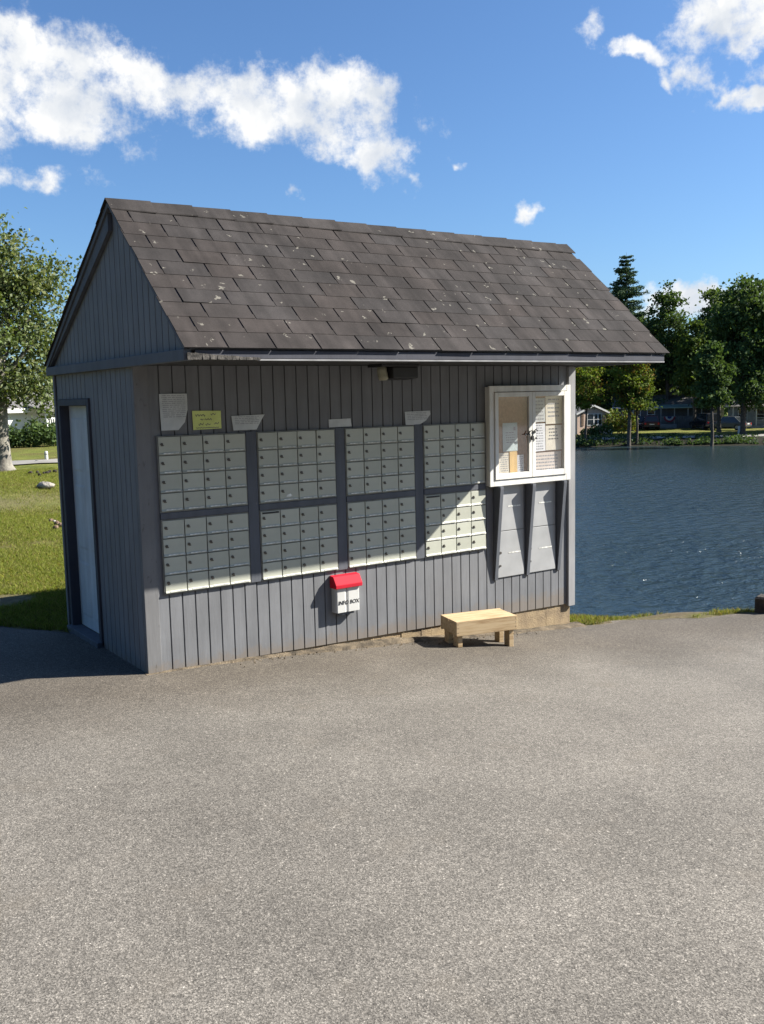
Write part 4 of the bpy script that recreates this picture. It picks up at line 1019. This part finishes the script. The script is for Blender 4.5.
t = long_house('house', 'dark grey house with green metal porch roof across the lake', (x, y, z), -facing(x, y)+.05, 11, 7, 2.7, 4.0, 'darkwall', 'farroof')
porch(t, -.2, 4.6, -2.4, -.02, .5, 2.5, 'greywall', 'greywall', 'greenmetal', 4)
for xx in (-4.2, -2.9, -1.2): window(t, xx, 1.1, .8, 1.1, 0)
hx, hy, hz = x, y, z; hr_ = -facing(x, y)+.05
x, y, z = on_far(702, 128)
t = long_house('house', 'white house half hidden behind parked dark vehicles across the lake', (x, y, z), -facing(x, y), 5.2, 6, 3.0, 3.9, 'whitewall', 'farroof')
for xx in (-1.2, .9): window(t, xx, 1.6, .9, 1.0, 0)
x, y, z = on_far(757, 120)
t = long_house('house', 'grey house with pale porch posts at far right across the lake', (x, y, z), -facing(x, y)-.05, 6.5, 6, 2.7, 3.6, 'greywall', 'farroof')
porch(t, -2.6, 2.6, -1.8, -.02, .3, 2.55, 'whitewall', 'greywall', 'farroof', 5)
for xx in (-1.6, .4, 1.9): window(t, xx, .9, .9, 1.3, 0)
# bunting on the porch railing
c_, s_2 = cos(hr_), sin(hr_)
def hl(lx, ly, lz): return (hx+c_*lx-s_2*ly, hy+s_2*lx+c_*ly, hz+lz)
bl = ['striped patriotic half-round bunting left on the porch railing', 'striped patriotic half-round bunting right on the porch railing']
for q, lx in enumerate((.85, 2.75)):
    t = thing('bunting', bl[q], 'bunting', hl(lx, -2.48, 1.42), hr_, 'buntings on the porch railing')
    for nm, r0, r1, mm in (('blue_band', .02, .26, 'flagblue'), ('white_band', .265, .46, 'flagwhite'), ('red_band', .465, .68, 'flagred')):
        b = MB(); n = 18; vs = []
        for i in range(n+1):
            a = pi+pi*i/n; yy = -.04*(1 if i % 2 else 0)
            for r in (r0, r1): vs += [(r*cos(a), yy, r*sin(a)), (r*cos(a), yy+.012, r*sin(a))]
        fs_ = []
        for i in range(n):
            o = 4*i; fs_ += [(o, o+2, o+6, o+4), (o+1, o+5, o+7, o+3), (o+2, o+3, o+7, o+6), (o, o+4, o+5, o+1)]
        b.add(vs, fs_); b.build(nm, mm, t)
# cars
def car(name, label, loc, rz, paintm, L=4.5, Wc=1.84, Hc=1.70, suv=True):
    t = thing(name, label, 'car', loc, rz)     # rear faces -y
    hb_ = .95 if suv else .85; w = Wc/2
    def ring(y, z0, z1, ww, r=.08): return [(-ww, y, z0+r), (-ww+r, y, z0), (ww-r, y, z0), (ww, y, z0+r), (ww, y, z1-r), (ww-r, y, z1), (-ww+r, y, z1), (-ww, y, z1-r)]
    secs = [ring(-L/2, .42, hb_-.05, w*.93), ring(-L/2+.12, .34, hb_, w*.99), ring(-L*.2, .30, hb_+.02, w), ring(L*.18, .30, hb_, w), ring(L*.36, .32, hb_-.06, w*.98), ring(L/2-.1, .36, hb_-.17, w*.93), ring(L/2, .42, hb_-.24, w*.86)]
    b = MB(); vs = [p for s in secs for p in s]; fs_ = []
    for i in range(len(secs)-1):
        for k in range(8): fs_.append((8*i+k, 8*i+(k+1) % 8, 8*i+8+(k+1) % 8, 8*i+8+k))
    fs_ += [tuple(range(8))[::-1], tuple(range(8*(len(secs)-1), 8*len(secs)))]
    b.add(vs, fs_); body = b.build('body', paintm, t)
    y0, y1, y2, y3 = (-L/2+.12, -L/2+.42, L*.10, L*.26) if suv else (-L*.40, -L*.22, L*.06, L*.25)
    cb_ = MB(); cb_.hexa([(-w*.93, y0, hb_-.03), (w*.93, y0, hb_-.03), (w*.93, y3, hb_-.03), (-w*.93, y3, hb_-.03)], [(-w*.74, y1, Hc), (w*.74, y1, Hc), (w*.74, y2, Hc), (-w*.74, y2, Hc)]); cb_.build('cabin', paintm, t, bevel=.06)
    def lerp(a, b_, f): return tuple(a[i]+(b_[i]-a[i])*f for i in range(3))
    def pane(nm, A, B, Cc, D):   # bottom-left, bottom-right, top-right, top-left, pushed proud
        n = (Vector(B)-Vector(A)).cross(Vector(D)-Vector(A)).normalized(); f = MB()
        q = [Vector(lerp(lerp(A, B, .08), lerp(D, Cc, .08), .18)), Vector(lerp(lerp(A, B, .92), lerp(D, Cc, .92), .18)), Vector(lerp(lerp(A, B, .92), lerp(D, Cc, .92), .86)), Vector(lerp(lerp(A, B, .08), lerp(D, Cc, .08), .86))]
        f.hexa([p-n*.01 for p in q], [p+n*.012 for p in q]); f.build(nm, 'darkglass', t)
    bl_, br_, fr_, fl_ = (-w*.93, y0, hb_-.03), (w*.93, y0, hb_-.03), (w*.93, y3, hb_-.03), (-w*.93, y3, hb_-.03)
    tl_, trr, tfr, tfl = (-w*.74, y1, Hc), (w*.74, y1, Hc), (w*.74, y2, Hc), (-w*.74, y2, Hc)
    pane('rear_window', bl_, br_, trr, tl_); pane('windscreen', fr_, fl_, tfl, tfr); pane('side_window', br_, fr_, tfr, trr); pane('side_window', fl_, bl_, tl_, tfl)
    for sx in (-1, 1):
        MB().box(*sorted((sx*w*.90, sx*w*.70)), -L/2-.015, -L/2+.10, hb_-.30, hb_-.05).build('tail_light', 'taillight', t, bevel=.02)
        MB().box(*sorted((sx*w*.82, sx*w*.55)), L/2-.08, L/2+.012, hb_-.40, hb_-.27).build('headlight', 'headlight', t, bevel=.02)
        for yy in (-L*.31, L*.31):
            wh = MB(); wh.tube([(sx*(w-.22), yy, .34), (sx*(w-.2), yy, .34), (sx*(w+.0), yy, .34), (sx*(w+.015), yy, .34)], [.30, .34, .34, .30], 20); wo = wh.build('wheel', 'tyre', t)
            MB().cyl((sx*(w+.0155), yy, .34), (sx, 0, 0), .20, .012, 14).build('rim', 'steel', wo)
    MB().box(-w*.92, w*.92, -L/2-.05, -L/2+.02, .40, .58).build('bumper', 'dark', t, bevel=.02)
    MB().box(-.26, .26, -L/2-.022, -L/2-.002, .64, .76).build('licence_plate', 'flagwhite', t)
    return t
x, y, z = on_far(650, 116); car('parked_car', 'maroon hatchback parked rear-on before the dark house', (x, y, z), -facing(x, y)+.10, 'carred', group if False else 4.3)
x, y, z = on_far(705, 116); car('parked_car', 'black tall vehicle parked left of the slim trunk across the lake', (x, y, z), -facing(x, y)+.45, 'carblack', 4.7, 1.9, 1.85)
x, y, z = on_far(728, 113); car('parked_car', 'charcoal car parked right of the slim trunk across the lake', (x, y, z), -facing(x, y)+1.15, 'cargrey', 4.6, 1.85, 1.5, False)
x, y, z = on_far(640, 119.5); car('parked_car', 'dark car mostly hidden beside the maroon hatchback', (x, y, z), -facing(x, y)+.05, 'carblack', 4.5, 1.85, 1.55)
# folding sign on the far verge
x, y, z = on_far(741.5, 104); t = thing('folding_sign', 'small white folding sign on the far bank grass', 'sign', (x, y, z), -facing(x, y))
for s in (-1, 1): MB().hexa([(-.38, s*.25-.015, 0), (.38, s*.25-.015, 0), (.38, s*.25+.015, 0), (-.38, s*.25+.015, 0)], [(-.30, s*.03-.015, .78), (.30, s*.03-.015, .78), (.30, s*.03+.015, .78), (-.30, s*.03+.015, .78)]).build('panel', 'flagwhite', t)
x, y, z = on_far(688, 119); t = thing('board_fence', 'dark board fence between the porch and the black vehicle', 'fence', (x, y, z), -facing(x, y))
f_ = MB()
for i in range(13): f_.box(-1.3+i*.2, -1.3+i*.2+.19, -.02, .01, .05, 1.45+.03*(i % 3))
f_.build('boards', 'darkwall', t)
for i in range(3): MB().box(-1.3+i*1.25, -1.2+i*1.25, .012, .11, -.3, 1.5).build('post', 'darkwall', t)

# trees across the lake: each with its own crown
FT = 'trees across the lake'
def far_tree(u, dist, top_v, w_px, low_v, pal, label, seed, n=150, per=64, name='broadleaf_tree', lobes=7, ls=.40, tr=None, base=None):
    x, y, z = on_far(u, dist, 425); s = dist/FPX; H = CAM[2]-z+(393-top_v)*s; zl = CAM[2]-z+(393-low_v)*s; rw_ = w_px*s/2; rs = np.random.RandomState(seed)
    cr_ = [(0, 0, (H+zl)/2, rw_*.72, rw_*.72, (H-zl)*.46)]
    for k in range(lobes):
        a = rs.uniform(0, 2*pi); f = rs.uniform(.1, .9); zz = zl+(H-zl)*f; q = rw_*rs.uniform(.45, .8)*(1.05-.6*max(0, f-.45)); e = rw_*rs.uniform(.25, .45)
        cr_.append((cos(a)*q, sin(a)*q, zz, e, e, e*rs.uniform(.6, 1.0)))
    cr_.append((0, 0, H-rw_*.25, rw_*.3, rw_*.3, rw_*.3))
    return tree(name, label, (x, y, z), H, cr_, n, per, ls, pal, tr or max(.10, H*.017), 'bark', seed, FT, max(.5, rw_*.22), 0, 22)
conifer('spruce_tree', 'tall dark spruce standing above the other trees across the lake', on_far(625, 126), 21.9, 7.6, 'pine', 31, FT)
far_tree(667, 124, 293, 60, 398, 'dark', 'rounded dark tree right of the tall spruce', 32, 190)
far_tree(641, 127, 322, 46, 404, 'dark', 'dark tree just below and right of the spruce top', 33, 130)
far_tree(600, 126, 338, 60, 402, 'mid', 'green tree behind the pink cottage', 34, 150)
far_tree(560, 122, 345, 60, 402, 'mid', 'green tree hidden mostly behind the shed corner', 35, 120)
far_tree(711, 121, 304, 58, 416, 'mid', 'bushy tree right of centre with pale upper leaves across the lake', 36, 210)
far_tree(743, 102, 288, 84, 418, 'dark', 'large dark tree shading the parked vehicles', 37, 260)
far_tree(795, 106, 279, 84, 418, 'dark', 'large dark tree cut by the right picture edge', 38, 240)
far_tree(694, 117, 326, 46, 412, 'mid', 'green tree between the bunting porch and the slim lakeside trunk', 71, 150)
far_tree(719, 108, 318, 44, 414, 'dark', 'dark tree rising behind the slim lakeside trunk', 72, 150)
far_tree(731, 123, 300, 60, 414, 'dark', 'dark tree behind the white house', 39, 140)
far_tree(686, 126, 352, 26, 414, 'lime', 'bright yellow-green young tree beside the white house', 40, 60, 60, ls=.3)
far_tree(770, 126, 300, 74, 416, 'dark', 'dark tree behind the grey house at far right', 41, 140)
far_tree(586, 92.5, 366, 40, 410, 'autumn', 'slim lakeside tree before the pink cottage', 42, 90, 44, ls=.26, tr=.12)
far_tree(629, 91.5, 355, 50, 413, 'autumn', 'forked lakeside tree with yellowing leaves left of the maroon hatchback', 43, 130, 50, ls=.26, tr=.20)
far_tree(637, 92.0, 372, 34, 412, 'mid', 'thin lakeside tree touching the forked tree', 44, 70, 44, ls=.26, tr=.12)
far_tree(712, 90.5, 350, 36, 412, 'dark', 'dark lakeside tree with slim straight trunk at water edge', 45, 170, 46, ls=.30, tr=.15)
far_tree(655, 128, 362, 44, 405, 'mid', 'green tree overhanging the maroon hatchback', 46, 110, 44, ls=.32)
for q, (u, d_) in enumerate(((850, 112), (905, 118), (480, 128), (400, 132), (320, 136), (240, 140))):
    far_tree(u, d_, 306+6*(q % 3), 84, 404, ('dark', 'mid')[q % 2], ['dark tree on the shore far right outside', 'green tree on the shore beyond the far right', 'green tree behind the shed roof', 'dark tree hidden behind the shed', 'green tree hidden behind the mail boxes', 'dark tree hidden by the shed gable'][q], 50+q, 130, 36, ls=.5)
x, y, z = on_far(602, 104.0); hedge('bush', 'dark round bush before the pink cottage steps', x, y, 1.6, 1.2, 1.3, -facing(x, y), 'dark', 60, 900, .2)
x, y, z = on_far(619, 107); hedge('bush', 'large brownish bush right of the pink cottage', x, y, 3.4, 2.0, 2.7, -facing(x, y), 'autumn', 61, 1500, .26)
x, y, z = on_far(590, 103.5); hedge('bush', 'low dark bush under the cottage window', x, y, 1.2, 1.0, .9, -facing(x, y), 'dark', 62, 600, .2)
# a far wood closes the view between and behind the trees
def far_wood():
    rs = np.random.RandomState(77); n = 48000; a = rs.uniform(-1.9, .95, n); r = rs.uniform(136, 165, n); x = CAM[0]+np.sin(YAW+a)*r; y = CAM[1]+np.cos(YAW+a)*r
    top = 6.2+2.5*vnoise(a*22, r*0+2)+2.0*vnoise(a*60, r*0+8); z = -2.6+top*rs.rand(n)**.8
    leaf_ = leaf_mesh('far_wood', np.stack([x, y, z], 1), 1.0, leaf_cols(rs, n, PAL['dark']), 'leaf', None, rs)
    tag(leaf_, 'dark wood closing the view behind the far houses', 'wood', kind='stuff')
far_wood()
def bank_plants():
    rs = np.random.RandomState(91); n = 16000; a = rs.uniform(-.25, .62, n); d = np.stack([np.sin(YAW+a), np.cos(YAW+a)], 1)
    t = (85.1-(CAM[0]*.73+CAM[1]*.68)+rs.uniform(-.3, 1, n)**2*9)/(d[:, 0]*.73+d[:, 1]*.68); X = CAM[0]+d[:, 0]*t; Y = CAM[1]+d[:, 1]*t
    k = vnoise(a*70, t*0+3)*.7+vnoise(a*210, t*0+5)*.3; ok = (k+rs.rand(n)*.3 > .45) & (ground(X, Y) > WATER_Z-.02); X, Y, k = X[ok], Y[ok], k[ok]
    Z = ground(X, Y)+rs.rand(len(X))*(.10+.55*k**2)
    o = leaf_mesh('bank_plants', np.stack([X, Y, Z], 1), .30, leaf_cols(rs, len(X), PAL['pine']+PAL['dark'])*.8, 'leaf', None, rs); tag(o, 'low dark growth along the far bank of the lake', 'bank plants', kind='stuff')  # dark growth, with the bank's tree shade also put into the leaf colours
bank_plants()
def sky_block_wood():
    # added wood behind the camera: blocks low sky, deepens shade under the eave
    rs = np.random.RandomState(78); n = 30000; a = radians(180)+rs.uniform(-1.35, 1.35, n); r = rs.uniform(25, 33, n); x = CAM[0]+np.sin(YAW+a)*r; y = CAM[1]+np.cos(YAW+a)*r
    top = 10.5+4*vnoise(a*9+40, r*0+2)+2.5*vnoise(a*30+40, r*0+8); z = gz(0, -8)+top*rs.rand(n)**.85
    tag(leaf_mesh('added_wood', np.stack([x, y, z], 1), .85, leaf_cols(rs, n, PAL['dark']), 'leaf', None, rs), 'unseen dark wood added behind the camera to block low sky', 'wood', kind='stuff')
sky_block_wood()

# ------------------------------------------------------------------ small things on the ground
def lump(name, label, cat, loc, dims, m, seed, group=None, rz=0, rough=.22):
    rs = np.random.RandomState(seed); mb = MB(); nu, nv = 14, 9; vs = []
    for j in range(nv+1):
        ph = pi*j/nv
        for i in range(nu):
            th = 2*pi*i/nu; k = 1+rough*(float(vnoise(3*cos(th)*sin(ph)+seed*3.1+9, 3*sin(th)*sin(ph)+2*cos(ph)+20))-.5)*2
            vs.append((dims[0]*.5*k*sin(ph)*cos(th), dims[1]*.5*k*sin(ph)*sin(th), dims[2]*(.5*k*cos(ph)+.38)))
    fs_ = [(j*nu+i, (j+1)*nu+i, (j+1)*nu+(i+1) % nu, j*nu+(i+1) % nu) for j in range(nv) for i in range(nu)]
    mb.add(vs, fs_); o = mb.build(name, m, None, smooth=True); o.location = loc; o.rotation_euler = (0, 0, rz); tag(o, label, cat, group); return o
p = hit(46, 489); lump('rock', 'flat pale rock lying on the lawn', 'rock', (p[0], p[1], gz(p[0], p[1])), (.36, .22, .15), 'rock', 1, rz=-.9)
CL = ['leftmost dark clump in the row on the lawn', 'dark clump second from left in the row on the lawn', 'dark clump nearest the pale rock in the row on the lawn', 'small dark clump in the middle of the row on the lawn', 'widest dark clump right of the middle on the lawn', 'dark clump touching the widest clump on its right side', 'rightmost dark clump in the row, next to shed edge']
for q, (u, v, w_) in enumerate(((30.5, 474, .10), (37.5, 473.5, .085), (39.5, 476.3, .07), (44, 474.6, .06), (47.5, 474, .10), (50, 472.6, .07), (55, 472.6, .10))):
    p = hit(u, v); lump('dark_clump', CL[q], 'clump', (p[0], p[1], gz(p[0], p[1])), (w_, w_*.8, .07), 'darkclod', 10+q, 'dark clumps in a row on the lawn', rnd.uniform(0, 3))
SLB = ['dark brown stone at the left of the small heap by the shed', 'pale stone on the small heap by the shed', 'brown stone in the middle of the small heap', 'lower brown stone of the heap closest to the lot', 'right brown stone of the heap touching shed edge']
for q, (u, v, w_, m_) in enumerate(((51, 522, .07, 'brownstone'), (54.5, 523, .06, 'rock'), (57, 525, .08, 'brownstone'), (56, 529, .07, 'brownstone'), (61, 527, .08, 'brownstone'))):
    p = hit(u, v); lump('stone', SLB[q], 'stone', (p[0], p[1], gz(p[0], p[1])), (w_, w_*.9, w_*.8), m_, 30+q, 'stones of a small heap beside the shed', rnd.uniform(0, 3))
p = hit(46.5, 459.5); t = thing('marker_post', 'short pale marker post at the near edge of the lane', 'post', (p[0], p[1], gz(p[0], p[1])))
MB().tube([(0, 0, -.1), (0, 0, .2), (0, 0, .225)], [.045, .045, .03], 10).build('shaft', 'whitewall', t); MB().cyl((0, 0, .13), (0, 0, 1), .047, .03, 10).build('band', 'greywall', t)
p = hit(766, 612); t = thing('wooden_bollard', 'short dark weathered timber post at the lot edge by the water', 'post', (p[0], p[1], gz(p[0], p[1])), .3)
MB().box(-.085, .085, -.085, .085, -.2, .135).build('shaft', 'oldpost', t, bevel=.01)
MB().hexa([(-.09, -.09, .1355), (.09, -.09, .1355), (.09, .09, .1355), (-.09, .09, .1355)], [(-.07, -.07, .155), (.07, -.07, .155), (.07, .07, .155), (-.07, .07, .155)]).build('cap', 'oldpost', t)

# ------------------------------------------------------------------ grass
def grass(name, label, X, Y, hgt, wid, pal, seed):
    rs = np.random.RandomState(seed); n = len(X); Z = ground(X, Y); a = rs.uniform(0, 2*pi, n); l = rs.normal(size=(n, 2))*.45; h = hgt*rs.uniform(.45, 1.35, n)
    dx, dy = np.cos(a)*wid*.5, np.sin(a)*wid*.5
    B = np.stack([X, Y, Z-.01], 1); D = np.stack([dx, dy, 0*dx], 1)
    mid = B+np.stack([l[:, 0]*h*.35, l[:, 1]*h*.35, h*.6], 1); tip = B+np.stack([l[:, 0]*h, l[:, 1]*h, h], 1)
    V = np.stack([B-D, B+D, mid+D*.6, tip, mid-D*.6], 1).reshape(-1, 3); F = np.arange(5*n).reshape(n, 5)
    pal = np.array(pal); c = pal[rs.randint(0, len(pal), n)]*rs.uniform(.75, 1.25, (n, 1)); d = rs.rand(n) < .13; c[d] = np.array([.20, .155, .065])*rs.uniform(.7, 1.2, (d.sum(), 1))
    o = mesh_np(name, V, F, 'grass', None, c); tag(o, label, 'grass', kind='stuff'); return o
rs = np.random.RandomState(12); n = 400000
U = rs.uniform(-130, 200, n); Dd = 7.2+(rs.rand(n)**1.25)*16
dv = np.array([ray(u, 520)[:2] for u in np.linspace(-130, 200, 331)]); dv /= np.linalg.norm(dv, axis=1)[:, None]
iu = (U+130).astype(int); X = CAM[0]+dv[iu, 0]*Dd; Y = CAM[1]+dv[iu, 1]*Dd
keep = (Y > asphalt_edge(X)+.01) & ~((X > -.03) & (X < Wd+.05) & (Y < Dp+.03)) & (vnoise(X*1.7, Y*1.7)*.6+vnoise(X*6, Y*6)*.4+rs.rand(n)*.45 > .50) & (np.hypot((X+.30)/.36, (Y-2.95)/.30) > .9+.3*rs.rand(n)) & (lake_sd(X, Y) < 0) & (rs.rand(n) > .8*np.exp(-((Dd-BAND[0])/.9)**2))
grass('lawn_grass', 'short sunlit grass of the lawn left of the shed', X[keep], Y[keep], .038, .007, [(.155, .190, .034), (.200, .222, .046), (.245, .240, .075), (.125, .158, .028)], 13)
n = 60000; X = rs.uniform(3.9, 12, n); E_ = asphalt_edge(X); Y = E_+.02+rs.rand(n)*1.15
patch = vnoise(X*2.3+3, Y*2.3)*.55+vnoise(X*7, Y*7)*.45
keep = (lake_sd(X, Y) < .55) & ((patch+rs.rand(n)*.2 > .52) | (lake_sd(X, Y) > -.28)) & (np.hypot((X-5.2)/.75, (Y+.13)/.24) > .85+.35*rs.rand(n))
grass('bank_grass', 'ragged grass strip between the asphalt and the water', X[keep], Y[keep], .042, .006, [(.125, .160, .026), (.160, .185, .036), (.205, .205, .06), (.21, .175, .08)], 14)
